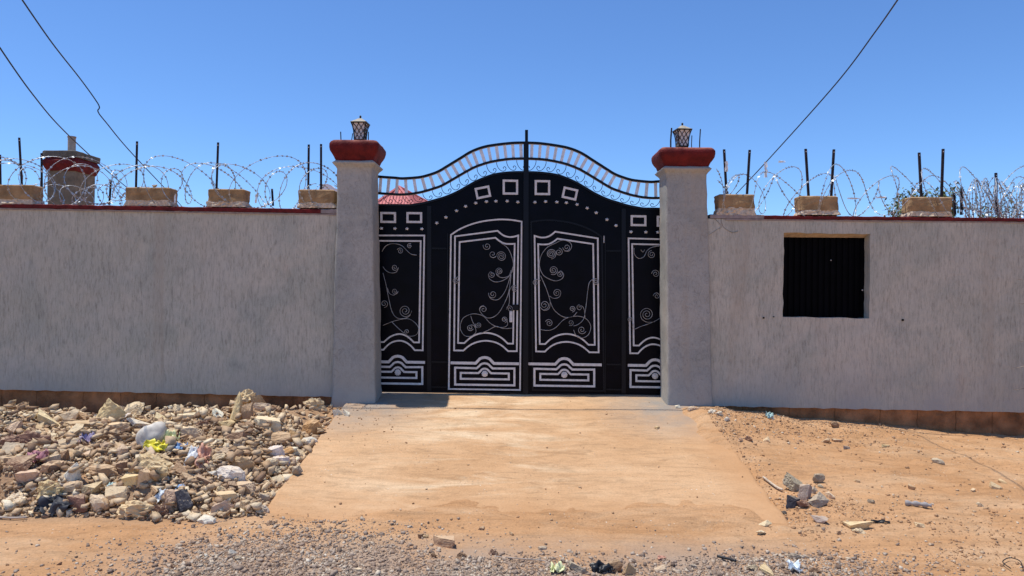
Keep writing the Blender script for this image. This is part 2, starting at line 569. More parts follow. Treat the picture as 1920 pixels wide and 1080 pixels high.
M['black'] = mat_simple('black_gate_paint', (0.0016, 0.0016, 0.0045), .30, var=.5, scale=6, spec=.08, bump=.15, bscale=9, bdist=.01)
M['blacktube'] = mat_simple('black_gate_tube_paint', (0.0022, 0.0028, 0.007), .35, var=.4, scale=8, spec=.2)
M['white'] = mat_simple('silver_white_paint', (0.64, 0.61, 0.585), .5, var=.16, scale=30, bump=.2, bscale=80)
M['slat'] = mat_simple('whitewashed_baluster_paint', (0.72, 0.73, 0.75), .6, var=.18, scale=26)
M['scroll'] = mat_simple('dull_silver_scroll_paint', (0.36, 0.35, 0.34), .45, var=.5, scale=14, metal=.3)
M['iron'] = mat_simple('dark_iron', (0.03, 0.028, 0.03), .6, var=.4, scale=20, metal=.3)
M['rust'] = mat_simple('rusty_post_steel', (0.028, 0.020, 0.024), .75, var=.6, scale=25, metal=.2, bump=.4)
M['galv'] = mat_simple('galvanised_razor_tape', (0.42, 0.44, 0.46), .5, var=.5, scale=30, metal=.7, spec=.5)
M['glass'] = mat_simple('frosted_lantern_glass', (0.62, 0.60, 0.58), .25, var=.12, scale=14, spec=.5)
M['lantern'] = mat_simple('lantern_bronze', (0.035, 0.032, 0.028), .55, var=.5, scale=30, metal=.3, dust=(.30, .26, .20))
M['roofdust'] = mat_simple('lantern_roof_dusty', (0.40, 0.35, 0.26), .7, var=.3, scale=30)
M['shutter'] = mat_simple('black_sheet_shutter', (0.0012, 0.0012, 0.002), .6, var=.5, scale=8, spec=.05)
M['lintel'] = mat_simple('ochre_lintel_plaster', (0.42, 0.33, 0.23), .95, var=.25, scale=14, bump=.6)
M['pipe'] = mat_simple('tan_pipe_clay', (0.42, 0.34, 0.27), .9, var=.25, scale=12)
M['slabgrey'] = mat_simple('grey_cap_slab', (0.13, 0.12, 0.10), .95, var=.35, scale=7, bump=.6)
M['colgrey'] = mat_simple('grey_column_plaster', (0.20, 0.155, 0.105), .95, var=.3, scale=7, bump=.6)
M['roofred'] = mat_simple('sun_bleached_red_roof_sheet', (0.62, 0.22, 0.20), .6, var=.12, scale=3)
M['wallpink'] = mat_simple('pale_pink_house_wall', (0.68, 0.52, 0.50), .9, var=.1, scale=3)
M['wallwhite'] = mat_simple('white_parapet_paint', (0.80, 0.76, 0.76), .9, var=.08, scale=3)
M['cable'] = mat_simple('black_cable_sheath', (0.02, 0.022, 0.03), .6, var=.2, scale=3)
M['twig'] = mat_simple('dry_grey_twig', (0.30, 0.25, 0.20), .9, var=.35, scale=10)
M['leaf'] = mat_simple('dusty_green_leaf', (0.13, 0.155, 0.05), .7, var=.5, scale=20)
M['hole'] = mat_simple('dark_drain_hole', (0.01, 0.01, 0.01), .9, var=.3)
M['crack'] = mat_simple('plaster_crack', (0.22, 0.19, 0.17), .95, var=.3)
for nm, colr, ro in (('plastic_yellow', (0.78, 0.66, 0.05), .4), ('plastic_blue', (0.25, 0.40, 0.62), .4), ('plastic_white', (0.78, 0.78, 0.76), .45),
                     ('plastic_lightblue', (0.66, 0.72, 0.76), .4), ('cloth_pink', (0.42, 0.20, 0.22), .9), ('plastic_purple', (0.36, 0.30, 0.42), .5),
                     ('plastic_orange', (0.58, 0.30, 0.20), .5), ('rubber_black', (0.04, 0.042, 0.05), .6), ('sack_white', (0.60, 0.54, 0.45), .7),
                     ('cloth_grey', (0.34, 0.31, 0.29), .9), ('plastic_lime', (0.76, 0.76, 0.42), .45), ('wood_grey', (0.40, 0.33, 0.27), .9),
                     ('plastic_teal', (0.40, 0.55, 0.52), .4), ('plastic_black', (0.02, 0.02, 0.022), .35)):
    M[nm] = mat_simple(nm, colr, ro, var=.22, scale=16, bump=.4, bscale=40, kind='obj')


# ------------------------------------------------------------------ ground sheet and driveway
def axis(lo, hi, step, far, g=1.28):
    a = list(np.arange(lo, hi + 1e-6, step))
    s = step; x = hi
    while x < far: s *= g; x += s; a.append(x)
    s = step; x = lo; pre = []
    while x > -far: s *= g; x -= s; pre.append(x)
    return np.array(pre[::-1] + a)


def grid_obj(name, X, Y, Z, mat):
    ny, nx = X.shape
    co = np.stack([X, Y, Z], -1).reshape(-1, 3)
    idx = np.arange(nx * ny).reshape(ny, nx)
    q = np.stack([idx[:-1, :-1], idx[:-1, 1:], idx[1:, 1:], idx[1:, :-1]], -1).reshape(-1, 4)
    me = bpy.data.meshes.new(name)
    me.vertices.add(len(co)); me.vertices.foreach_set('co', co.ravel())
    me.loops.add(q.size); me.loops.foreach_set('vertex_index', q.ravel().astype(np.int32))
    me.polygons.add(len(q)); me.polygons.foreach_set('loop_start', np.arange(0, q.size, 4, dtype=np.int32))
    me.update(calc_edges=True); me.validate()
    me.polygons.foreach_set('use_smooth', np.ones(len(q), bool))
    me.materials.append(mat)
    o = bpy.data.objects.new(name, me); COL.objects.link(o)
    return o


xs = axis(-6.6, 6.6, 0.03, 900); ys = axis(-5.2, 0.6, 0.03, 900)
X, Y = np.meshgrid(xs, ys)
grid_obj('ground', X, Y, ground_z(X, Y), M['ground'])['kind'] = 'structure'

ts = np.arange(-0.06, 3.66, 0.03)
us = np.linspace(0, 1, 170)
T, U = np.meshgrid(ts, us, indexing='ij')
el = edge_l(T) + 0.012 * vnoise(T * 0 + 3, T, 9.0) * 2
er = edge_r(T) + 0.02 * vnoise(T * 0 + 8, T, 6.0) * 2
Xs = el + (er - el) * U
Zs = slab_z(Xs, -T)
Zs = Zs - np.clip(T - 3.2, 0, 1) * 0.16 - 0.03 * np.clip(T - 2.9, 0, 1) * (vnoise(Xs, -T, 2.2) + vnoise(Xs, -T, 6.0))
# rounded broken rims falling to the soil
Xs = np.concatenate([Xs[:, :1] - 0.03, Xs[:, :1] - 0.008, Xs, Xs[:, -1:] + 0.008, Xs[:, -1:] + 0.03], 1)
Zs = np.concatenate([Zs[:, :1] - 0.14, Zs[:, :1] - 0.012, Zs, Zs[:, -1:] - 0.008, Zs[:, -1:] - 0.10], 1)
Ts = np.concatenate([T[:, :1], T[:, :1], T, T[:, -1:], T[:, -1:]], 1)
grid_obj('driveway', Xs, -Ts, Zs, M['slab'])['kind'] = 'structure'


# ------------------------------------------------------------------ boundary walls
def wall_front(name, x0, x1, ztop, zbot, yf, yb, mat, parent, hole=None):
    nx = int((x1 - x0) / 0.05); xs_ = list(np.linspace(x0, x1, nx))
    if hole:
        hx0, hx1, hz0, hz1 = hole
        for h in (hx0, hx1):
            k = min(range(len(xs_)), key=lambda i: abs(xs_[i] - h)); xs_[k] = h
    nz = 44
    bm = bmesh.new(); vv = {}
    fz = list(np.linspace(0, 1, nz))
    def zat(i, j):
        a = zbot(xs_[i]); b = ztop(xs_[i]); return a + (b - a) * fz[j]
    if hole:
        mid = min(range(len(xs_)), key=lambda i: abs(xs_[i] - (hx0 + hx1) / 2))
        a = zbot(xs_[mid]); b = ztop(xs_[mid])
        j0 = min(range(nz), key=lambda j: abs(a + (b - a) * fz[j] - hz0)); fz[j0] = (hz0 - a) / (b - a)
        j1 = min(range(nz), key=lambda j: abs(a + (b - a) * fz[j] - hz1)); fz[j1] = (hz1 - a) / (b - a)
        i0 = xs_.index(hx0); i1 = xs_.index(hx1)
    for i, x in enumerate(xs_):
        for j in range(nz):
            z = zat(i, j)
            y = yf + 0.014 * mnoise.noise(Vector((x * .9, 3, z * .9))) + 0.006 * mnoise.noise(Vector((x * 5, 7, z * 3)))
            zz = z; xx = x
            if j == 0: zz += 0.012 * mnoise.noise(Vector((x * 9, 0, 0))) - .002
            if hole and ((i in (i0, i1) and j0 <= j <= j1) or (j in (j0, j1) and i0 <= i <= i1)):
                xx += 0.010 * mnoise.noise(Vector((x * 3, 5, z * 9))); zz += 0.010 * mnoise.noise(Vector((x * 9, 9, z * 3)))
            vv[i, j] = bm.verts.new((xx, y, zz))
    for i in range(len(xs_) - 1):
        for j in range(nz - 1):
            if hole and i0 <= i < i1 and j0 <= j < j1: continue
            bm.faces.new((vv[i, j], vv[i + 1, j], vv[i + 1, j + 1], vv[i, j + 1]))
    be = [e for e in bm.edges if len(e.link_faces) == 1]
    r = bmesh.ops.extrude_edge_only(bm, edges=be)
    for v in r['geom']:
        if isinstance(v, bmesh.types.BMVert): v.co.y = yb
    bmesh.ops.recalc_face_normals(bm, faces=bm.faces)
    me = bpy.data.meshes.new(name); bm.to_mesh(me); bm.free()
    me.materials.append(mat)
    o = bpy.data.objects.new(name, me); COL.objects.link(o)
    o.parent = parent; o.location = -Vector(parent.location)
    return o


def wall(pxs, top, bot, yf, label, hole=None, xin=None, xout=None):
    """top/bot: (px, py) pairs of the coping underside and the plaster foot"""
    tp = [P(a, b, yf) for a, b in top]; bp = [P(a, b, yf) for a, b in bot]
    zt = lambda x: float(np.interp(x, [p.x for p in tp], [p.z for p in tp])) if tp[0].x <= x <= tp[-1].x else \
        (tp[0].z + (x - tp[0].x) * (tp[1].z - tp[0].z) / (tp[1].x - tp[0].x) if x < tp[0].x else tp[-1].z + (x - tp[-1].x) * (tp[-1].z - tp[-2].z) / (tp[-1].x - tp[-2].x))
    zb = lambda x: bp[0].z + (x - bp[0].x) * (bp[-1].z - bp[0].z) / (bp[-1].x - bp[0].x)
    return zt, zb


YL, YR = -0.355, -0.385
ztL, zbL = wall(None, [(0, 390), (628, 401)], [(0, 730), (620, 744)], YL, '')
ztR, zbR = wall(None, [(1430, 411), (1920, 416)], [(1290, 760), (1920, 773)], YR, '')

wl = empty('boundary_wall', (-4.5, YL, -.3), 'long grey scraped plaster wall behind the rubble heap, left of the gate', 'wall')
wall_front('plaster', -8.6, -1.86, ztL, zbL, YL, -0.17, M['stucco'], wl)
wr = empty('boundary_wall', (4.5, YR, -.3), 'grey scraped plaster wall with a black shuttered window, right of the gate', 'wall')
a = P(1469.5, 437, YR); b = P(1630.5, 596.5, YR)
HOLE = (a.x, b.x, b.z, a.z)
wall_front('plaster', 2.02, 8.6, ztR, zbR, YR, -0.17, M['stucco'], wr, HOLE)


def coping(xa, xb, zt, yf, parent, h=0.048, mat=M['coping'], name='coping', out=.022):
    n = max(2, int((xb - xa) / 0.06)); vs = []; fs = []
    for i in range(n + 1):
        x = xa + (xb - xa) * i / n
        w1 = 0.006 * mnoise.noise(Vector((x * 4, 1, 0))); w2 = 0.007 * mnoise.noise(Vector((x * 9, 4, 0))); w3 = .006 * mnoise.noise(Vector((x * 13, 9, 0)))
        z = zt(x)
        vs += [(x, yf - out + w1, z + .004 + w3 * .6), (x, yf - out + w1, z + h * .85 + w2), (x, yf - out + .012, z + h + w2), (x, -.165, z + h + w3), (x, -.165, z + .004)]
    for i in range(n):
        for k in range(5):
            a = i * 5; fs.append((a + k, a + (k + 1) % 5, a + 5 + (k + 1) % 5, a + 5 + k))
    fs += [(4, 3, 2, 1, 0), tuple(n * 5 + k for k in range(5))]
    m = MB(); m.add(vs, fs)
    return m.build(name, mat, parent)


xk = P(602, 390, YL).x
coping(-8.6, xk, ztL, YL, wl)
coping(xk + .001, -1.875, ztL, YL, wl, mat=M['lip'], name='bare_coping', out=.018)
coping(-8.6, -1.88, lambda x: ztL(x) - .020, YL, wl, h=.023, mat=M['lip'], name='plaster_lip', out=.012)
xk = P(1432, 405, YR).x
coping(xk, 8.6, ztR, YR, wr, h=.040)
coping(2.14, xk - .001, ztR, YR, wr, mat=M['lip'], name='bare_coping', out=.012)
coping(2.30, 8.6, lambda x: ztR(x) - .020, YR, wr, h=.023, mat=M['lip'], name='plaster_lip', out=.010)

# foundation stones
def foundation(x0, x1, zb, yf, parent, seed):
    rr = random.Random(seed); x = x0
    while x < x1:
        w = rr.uniform(.38, .58); xe = min(x + w, x1)
        zt = zb((x + xe) / 2)
        for k, (za, zc) in enumerate(((-.34, .01), (-.75, -.352))):
            m = MB(); vs = []
            nx, nz = 7, 5
            for j in range(nz + 1):
                for i in range(nx + 1):
                    xx = x + .001 + (xe - x - .004) * i / nx
                    z1 = zt + (za if k == 1 else za) + ((zc - za)) * j / nz
                    edge = (i in (0, nx)) or (j in (0, nz))
                    yy = yf + (0.006 if edge else 0) + 0.02 * mnoise.noise(Vector((xx * 7, k, z1 * 7))) + rr.uniform(-.002, .002)
                    vs.append((xx + (.004 * mnoise.noise(Vector((xx, z1 * 20, 1))) if i in (0, nx) else 0), yy, z1))
            fs = [(j * (nx + 1) + i, j * (nx + 1) + i + 1, (j + 1) * (nx + 1) + i + 1, (j + 1) * (nx + 1) + i) for j in range(nz) for i in range(nx)]
            m.add(vs, fs)
            m.box(x + .006, xe - .008, yf + .022, -.2, zt + za + .002, zt + zc - .002)
            o = m.build('foundation_block', M['found'], parent, fix=False)
        x = xe


foundation(-7.2, -1.88, zbL, YL + .028, wl, 4)
foundation(2.05, 7.4, zbR, YR + .03, wr, 9)
m = MB(); m.box(-8.6, -1.87, YL + .06, -.21, -.9, zbL(-3) + .05)
m.build('footing', M['found'], wl)
m = MB(); m.box(2.03, 8.6, YR + .065, -.21, -.9, zbR(8) - .01)
m.build('footing', M['found'], wr)
# window: lintel strip, folded sheet shutter, bolt
m = MB()
sx0, sx1, sz0, sz1 = HOLE[0] - .03, HOLE[1] + .03, HOLE[2] - .03, HOLE[3] + .03
n = 15; pts = []
for i in range(n):
    xa = sx0 + (sx1 - sx0) * i / n; w = (sx1 - sx0) / n
    pts += [(xa, -.258), (xa + w * .55, -.258), (xa + w * .68, -.245), (xa + w * .9, -.245)]
pts.append((sx1, -.258))
vs = [(p[0], p[1], sz0) for p in pts] + [(p[0], p[1], sz1) for p in pts]
k = len(pts)
m.add(vs, [(i, i + 1, k + i + 1, k + i) for i in range(k - 1)])
win = m.build('window_shutter', M['shutter'], wr)
for (pa, pb) in ((1558, 488), (1617, 544)):
    m = MB(); q = P(pa, pb, -.27); m.sphere(q, .008, .008, .008, 8, 6); m.build('bolt', M['scroll'] if pa < 1600 else M['white'], win)
m = MB()
z1 = HOLE[3]
m.add([(HOLE[0] - .008, YR + .02, z1 + .012), (HOLE[1] + .008, YR + .02, z1 + .012), (HOLE[1] + .008, -.262, z1 - .036), (HOLE[0] - .008, -.262, z1 - .036),
       (HOLE[0] - .008, YR + .02, z1 + .02), (HOLE[1] + .008, YR + .02, z1 + .02), (HOLE[1] + .008, -.262, z1 + .02), (HOLE[0] - .008, -.262, z1 + .02)],
      [(0, 1, 2, 3), (4, 7, 6, 5), (0, 4, 5, 1), (2, 6, 7, 3), (1, 5, 6, 2), (0, 3, 7, 4)])
m.build('lintel', M['lintel'], wr)
for (pa, pb, rr_) in ((1432, 596, .010), (1693, 600, .012), (1451, 594, .006)):
    m = MB(); q = P(pa, pb, YR - .004)
    m.tube([(q.x, q.y - .003, q.z), (q.x, q.y + .02, q.z)], rr_, 9); m.build('drain_hole', M['hole'], wr)
for pts in ([(1335, 404), (1352, 424), (1345, 430), (1330, 440)], [(1352, 410), (1356, 425), (1372, 436), (1384, 433)]):
    m = MB(); c = catmull([Vector(P(a_, b_, YR - .006)) for a_, b_ in pts], 8)
    c = [p + Vector((.004 * mnoise.noise(p * 40), 0, .004 * mnoise.noise(p * 37 + Vector((3, 3, 3))))) for p in c]
    m.strip([(p.x, p.z) for p in c], .0016, YR - .0105, YR + .01); m.build('crack', M['crack'], wr)

# ------------------------------------------------------------------ gate pillars
def loft_box(m, rings, seg=7, rnd=.02, jit=.003, freq=9.0):
    """rings: (x0, x1, y0, y1, z, corner)"""
    all_ = []
    for (x0, x1, y0, y1, z, c) in rings:
        pts = []
        cs = [(x1 - c, y0 + c, -90), (x1 - c, y1 - c, 0), (x0 + c, y1 - c, 90), (x0 + c, y0 + c, 180)]
        for q, (cx, cy, a0) in enumerate(cs):
            for k in range(4):
                a_ = R(a0 + 90 * k / 3); pts.append((cx + c * math.cos(a_), cy + c * math.sin(a_)))
            nx_ = cs[(q + 1) % 4]; a_ = R(a0 + 90)
            e0 = pts[-1]; a2 = R(nx_[2]); e1 = (nx_[0] + c * math.cos(a2), nx_[1] + c * math.sin(a2))
            for k in range(1, seg): pts.append((e0[0] + (e1[0] - e0[0]) * k / seg, e0[1] + (e1[1] - e0[1]) * k / seg))
        cx = (x0 + x1) / 2; cy = (y0 + y1) / 2
        ring = []
        for (px_, py_) in pts:
            v = Vector((px_, py_, z)); d = Vector((px_ - cx, py_ - cy, 0)).normalized()
            ring.append(v + d * jit * (mnoise.noise(v * freq) + .6 * mnoise.noise(v * freq * 3)))
        all_.append(ring)
    n = len(all_[0]); vs = [v for r in all_ for v in r]; fs = []
    for i in range(len(all_) - 1):
        for k in range(n): fs.append((i * n + k, i * n + (k + 1) % n, (i + 1) * n + (k + 1) % n, (i + 1) * n + k))
    fs.append(tuple(range(n - 1, -1, -1))); e = (len(all_) - 1) * n; fs.append(tuple(e + k for k in range(n)))
    m.add(vs, fs)


def pillar(xa_b, xb_b, xa_t, xb_t, ztop, zneck, label, rods, flush_right=False):
    yf, yb = -.42, -.02
    root = empty('gate_pillar', ((xa_b + xb_b) / 2, (yf + yb) / 2, -.1), label, 'pillar', 'pillars either side of the gate')
    m = MB(); rings = []
    N = 46; z0 = -.75
    for i in range(N + 1):
        z = z0 + (zneck - z0) * i / N; f = max(0, z) / zneck
        bot = max(0, .08 - z) * .05 if z > -.05 else .0065
        rings.append((xa_b + (xa_t - xa_b) * f - bot, xb_b + (xb_t - xb_b) * f + bot, yf - bot, yb, z, .022))
    # flared plaster neck under the cap
    for dz, o in ((.022, .012), (.045, .034), (.062, .046), (.075, .030), (.09, .012)):
        rings.append((xa_t - o, xb_t + o, yf - o, yb + o, zneck + dz, .02))
    loft_box(m, rings, 9, jit=.010, freq=5.0)
    sh = m.build('shaft', M['pillar'], root, smooth=True)
    m = MB(); rings = []
    zc = zneck + .082; H = ztop - zc
    for f, o in ((0, -.01), (0.0, .016), (.10, .026), (.22, .036), (.36, .058), (.5, .072), (.66, .080), (.8, .080), (.91, .068), (.975, .05), (1.0, .018), (1.005, -.05)):
        rings.append((xa_t - o, xb_t + o, yf - o, yb + o, zc + H * f, max(.022, .03 + o * .3)))
    loft_box(m, rings, 10, jit=.009, freq=7.0)
    m.build('cap', M['red'], root, smooth=True)
    for (x, y, z0_, z1_, r_) in rods:
        m = MB(); m.tube([(x, y, ztop - .02), (x + random.uniform(-.006, .006), y, (z1_ + ztop) / 2), (x + random.uniform(-.01, .01), y, z1_)], r_, 6)
        m.build('rebar', M['rust'], root)
    return root


pl0, pl1 = P(622, 750, -.42), P(704, 750, -.42)
pt0, pt1 = P(632, 300, -.42), P(697, 300, -.42)
zcapL = P(660, 263, -.42).z; znL = P(660, 316, -.42).z
yy = -.22
def rodsat(lst, Yd=-.2):
    out = []
    for (px_, pt, r_) in lst:
        q = P(px_, pt, Yd); out.append((q.x, Yd, 0, q.z, r_))
    return out
pillar(pl0.x, pl1.x, pt0.x, pt1.x, zcapL, znL, 'grey cement gate pillar on the left, next to the rubble heap, with red cap',
       rodsat([(640, 247, .006), (660.5, 250, .005), (691.5, 247, .006)], -.12))
pr0, pr1 = P(1252, 750, -.42), P(1336, 750, -.42)
qt0, qt1 = P(1249, 310, -.42), P(1326, 310, -.42)
zcapR = P(1290, 277, -.42).z; znR = P(1290, 327, -.42).z
pillar(pr0.x, pr1.x, qt0.x, qt1.x, zcapR, znR, 'grey cement gate pillar on the right, joined to the wall with the window, red cap',
       rodsat([(1258, 240, .009), (1297.5, 254, .005), (1312, 242, .0065)], -.15))


# ------------------------------------------------------------------ lanterns
def make_lantern(cx, cy, z0, label, rot, sc=1.0):
    root = empty('lantern', (cx, cy, z0), label, 'lantern', 'lanterns on the gate pillars')
    T = Matrix.Translation((cx, cy, z0)) @ Matrix.Rotation(rot, 4, 'Z') @ Matrix.Diagonal((sc, sc, sc * 1.22, 1))
    prof = [(0.028, .058), (.075, .060), (.12, .065), (.16, .075), (.19, .088)]
    def tr(m): m.v = [tuple(T @ Vector(v)) for v in m.v]; return m
    def hw(z): return float(np.interp(z, [p[0] for p in prof], [p[1] for p in prof]))
    def ringpyr(m, rings):
        vs = []; fs = []
        for z, h in rings: vs += [(-h, -h, z), (h, -h, z), (h, h, z), (-h, h, z)]
        for i in range(len(rings) - 1):
            for k in range(4): fs.append((i * 4 + k, i * 4 + (k + 1) % 4, i * 4 + 4 + (k + 1) % 4, i * 4 + 4 + k))
        fs += [(3, 2, 1, 0), tuple((len(rings) - 1) * 4 + k for k in range(4))]
        m.add(vs, fs)
    m = MB(); ringpyr(m, [(0, .064), (.012, .066), (.014, .056), (.028, .061), (.034, .060)]); tr(m).build('base', M['lantern'], root)
    m = MB(); ringpyr(m, [(z, h - .006) for z, h in prof]); tr(m).build('glass', M['glass'], root)
    # lattice of crossing bars and corner rails
    m = MB()
    for s4 in range(4):
        Rz = Matrix.Rotation(PI / 2 * s4, 3, 'Z')
        def fp(u, z): h = hw(z); return Rz @ Vector((u * h, -h - .001, z))
        for k in (-1.5, -.75, 0, .75, 1.5):
            for sg in (-1, 1):
                seg = []
                for i in range(13):
                    z = .03 + .16 * i / 12; u = sg * (k + (-.75 + 1.5 * i / 12) * 1.15)
                    if -1 <= u <= 1: seg.append(fp(u, z))
                if len(seg) > 1: m.tube(seg, .0035, 4)
        m.tube([fp(-1, z) for z in (.03, .075, .12, .16, .19)], .006, 4)
    tr(m).build('lattice', M['lantern'], root)
    m = MB(); ringpyr(m, [(.186, .093), (.196, .096), (.200, .090)]); tr(m).build('eave', M['lantern'], root)
    m = MB(); ringpyr(m, [(.2005, .086), (.212, .066), (.226, .040), (.238, .022), (.242, .010)]); tr(m).build('roof', M['roofdust'], root)
    m = MB(); m.sphere((0, 0, .256), .013, .013, .016, 10, 7); m.tube([(0, 0, .238), (0, 0, .246)], .008, 8); tr(m).build('finial', M['lantern'], root, smooth=True)
    return root


q = P(675.5, 258, -.24)
make_lantern(q.x, -.24, zcapL + .003, 'small dusty lattice lantern standing on the red cap of the left gate pillar', R(-3), .93)
m = None
q = P(1279, 272, -.24)
lr = make_lantern(q.x, -.24, zcapR + .012, 'small lattice lantern on white mortar atop the red cap of the right gate pillar', R(6), .90)
m = MB(); m.sphere((q.x, -.24, zcapR + .004), .10, .10, .022, 16, 6, .12); m.build('mortar_bed', M['mortar'], lr, smooth=True)

# ------------------------------------------------------------------ the gate
YG = 0.0
SH = 0.014


def gp(u, v, Y=YG):     # u, v: pixels from the middle bar, as measured on the photograph, onto the real gate plane
    p = P(987 + u, v + SH * u, Y); return (p.x, p.z)


MPX = (8.4 + YG) / FPX  # metres per measured pixel on the gate plane


def leaf(side, label):
    s = -1 if side == 'L' else 1
    o = P(987 + s * 150, 737, YG)
    root = empty('gate_leaf', (o.x, YG, o.z), label, 'gate', 'leaves of the black gate')
    g = lambda u, v, Y=YG: gp(s * u, v, Y)
    # sheet
    top = [(300, 389), (273, 388.5), (242, 388), (220, 388), (206, 386), (190, 383), (169, 377), (150, 371), (128, 361), (110, 350.5), (94, 341.5), (78, 334.5), (63, 329), (45, 325.5), (24, 323.5), (4, 323)]
    tc = [(p.x, p.y) for p in catmull([Vector((a_, b_, 0)) for a_, b_ in top], 4)]
    m = MB(); m.poly([g(a_, b_) for a_, b_ in [(300, 739)] + tc + [(.8, 323), (.8, 739)]], YG, YG + .006)
    m.build('sheet_panel', M['black'], root)
    m = MB(); m.strip([g(a_, b_) for a_, b_ in tc], .024, YG - .018, YG + .02); m.build('sheet_edge', M['blacktube'], root)
    # upper rails
    up = [(300, 333), (273, 335.5), (246, 337), (232, 338), (206, 336), (190, 333), (167, 325), (150, 315), (138, 307.5), (122, 297.5), (107, 288), (92, 281), (76, 276), (60, 273), (42, 270.5), (22, 268.5), (3, 268)]
    lo = [(300, 365), (273, 366.5), (246, 368), (232, 368), (215, 366.5), (195, 362.5), (175, 356.5), (159, 350.5), (143, 341.5), (128, 332.5), (112, 323), (97, 315), (80, 308.5), (66, 304.5), (48, 301), (29, 298.5), (3, 297.5)]
    upc = [(p.x, p.y) for p in catmull([Vector((a_, b_, 0)) for a_, b_ in up], 4)]
    loc_ = [(p.x, p.y) for p in catmull([Vector((a_, b_, 0)) for a_, b_ in lo], 4)]
    m = MB(); m.strip([g(*p) for p in upc], .027, YG - .02, YG + .02); m.build('top_rail', M['blacktube'], root)
    m = MB(); m.strip([g(*p) for p in loc_], .025, YG - .02, YG + .02); m.build('lower_rail', M['blacktube'], root)
    # white balusters between the rails, square to the curve
    def rs(c, n):
        d = [0]
        for i in range(1, len(c)): d.append(d[-1] + math.hypot(c[i][0] - c[i - 1][0], c[i][1] - c[i - 1][1]))
        out = []
        for k in range(n):
            t_ = d[-1] * (k + .5) / n
            out.append((float(np.interp(t_, d, [q_[0] for q_ in c])), float(np.interp(t_, d, [q_[1] for q_ in c]))))
        return out
    a_ = rs([p for p in upc if p[0] < 285], 19); b_ = rs([p for p in loc_ if p[0] < 285], 19)
    dense = [(loc_[i][0] * (1 - f) + loc_[i + 1][0] * f, loc_[i][1] * (1 - f) + loc_[i + 1][1] * f) for i in range(len(loc_) - 1) for f in (0, .25, .5, .75)]
    for k in range(19):
        pu = g(*a_[k])
        pl = min((g(q_[0], q_[1]) for q_ in dense), key=lambda q_: (q_[0] - pu[0]) ** 2 + (q_[1] - pu[1]) ** 2)
        # lean perpendicular
        du = a_[k][0] - b_[k][0]
        m = MB(); m.strip([pu, pl], .034 + random.uniform(-.002, .002), YG - .008, YG + .008)
        m.build('baluster', M['slat'], root)
    # small S-scrolls in the gap above the sheet
    tcs = rs([p for p in tc if p[0] < 275], 15); lcs = rs([p for p in loc_ if p[0] < 275], 15)
    for k in range(15):
        x1, y1 = lcs[k]; x2, y2 = tcs[k]
        hgt = y2 - y1 - 4
        cx = x1 + 2; sx = 1
        pts = [(x1 + 5.5, y1 + 3), (x1 + 5.5, y1 + hgt * .30), (x1 + 3, y1 + hgt * .62), (x1 - 2.5, y1 + hgt * .93), (x1 - 9, y1 + hgt * 1.0), (x1 - 12, y1 + hgt * .80), (x1 - 9.5, y1 + hgt * .62), (x1 - 6.5, y1 + hgt * .70), (x1 - 7.5, y1 + hgt * .80)]
        # follow the slope of the rail
        sl = 0
        if 0 < k < 14: sl = (lcs[k + 1][1] - lcs[k - 1][1]) / (lcs[k + 1][0] - lcs[k - 1][0])
        pts = [(a1, b1 + sl * (a1 - x1) * .9) for a1, b1 in pts]
        c = catmull([Vector((q_[0], q_[1], 0)) for q_ in pts], 5)
        m = MB(); m.tube([(g(p.x, p.y)[0], YG, g(p.x, p.y)[1]) for p in c], .0036, 5); m.build('gap_scroll', M['iron'], root)
    # square frames
    for (u, v, w, h, rt) in ((30, 351.5, 25, 24, 0), (81.5, 362, 24, 17.5, 12), (210, 411, 25.5, 16.5, 0), (259, 411.5, 25.5, 16.5, 0)):
        c = R(rt * s); pts = []
        for (dx, dy) in ((-1, -1), (1, -1), (1, 1), (-1, 1)):
            x_ = dx * w / 2; y_ = dy * h / 2
            if rt: x_, y_ = x_ * math.cos(c) - y_ * math.sin(c), x_ * math.sin(c) + y_ * math.cos(c); x_ *= 1
            q_ = gp(s * u + x_, v + y_ + .0); pts.append(q_)
        m = MB(); m.strip(pts, .024, YG - .010, YG + .002, True); m.build('square_frame', M['white'], root)
    # cast studs
    for (u, v) in ((168, 420.5), (151, 409.5), (131, 397), (114, 388.5), (95, 382), (75, 379), (57, 378), (36, 377.5), (16, 379), (272, 432), (246.5, 432), (224, 432), (196, 432)):
        q_ = g(u, v, YG); m = MB(); cx_, cz_ = q_
        m.sphere((cx_, YG - .004, cz_), .013, .012, .013, 8, 5, .25)
        for k in range(5):
            aa = 2 * PI * k / 5 + u; m.sphere((cx_ + .015 * math.cos(aa), YG - .003, cz_ + .012 * math.sin(aa)), .007, .006, .006, 6, 4)
        m.build('stud', M['white'], root, smooth=True)
    # upright tubes and cross pieces of the leaf frame
    for u, w, v0 in ((182, .048, 389), (147.5, .010, 440)):
        m = MB(); m.strip([g(u, v0), g(u, 735)], w, YG - .016, YG - .0005); m.build('upright_tube', M['blacktube'], root)
    for v in (468, 681, 728):
        m = MB(); m.strip([g(150, v), g(178, v)], .016, YG - .010, YG - .0005); m.build('cross_tube', M['blacktube'], root)
    m = MB(); m.strip([g(300, 737.2), g(6, 737.2)], .016, YG - .014, YG - .0005); m.build('bottom_tube', M['blacktube'], root)

    outline = [(145.3, 731), (141.3, 442.5), (128, 433.5), (114, 426.5), (98, 420.5), (80, 416), (62, 413.5), (47, 412.3), (28, 413), (9, 415.8), (12, 731)]
    arc = catmull([Vector((a1, b1, 0)) for a1, b1 in outline[1:-1]], 4)
    opts = [(145.3, 731)] + [(p.x, p.y) for p in arc] + [(12, 731)]
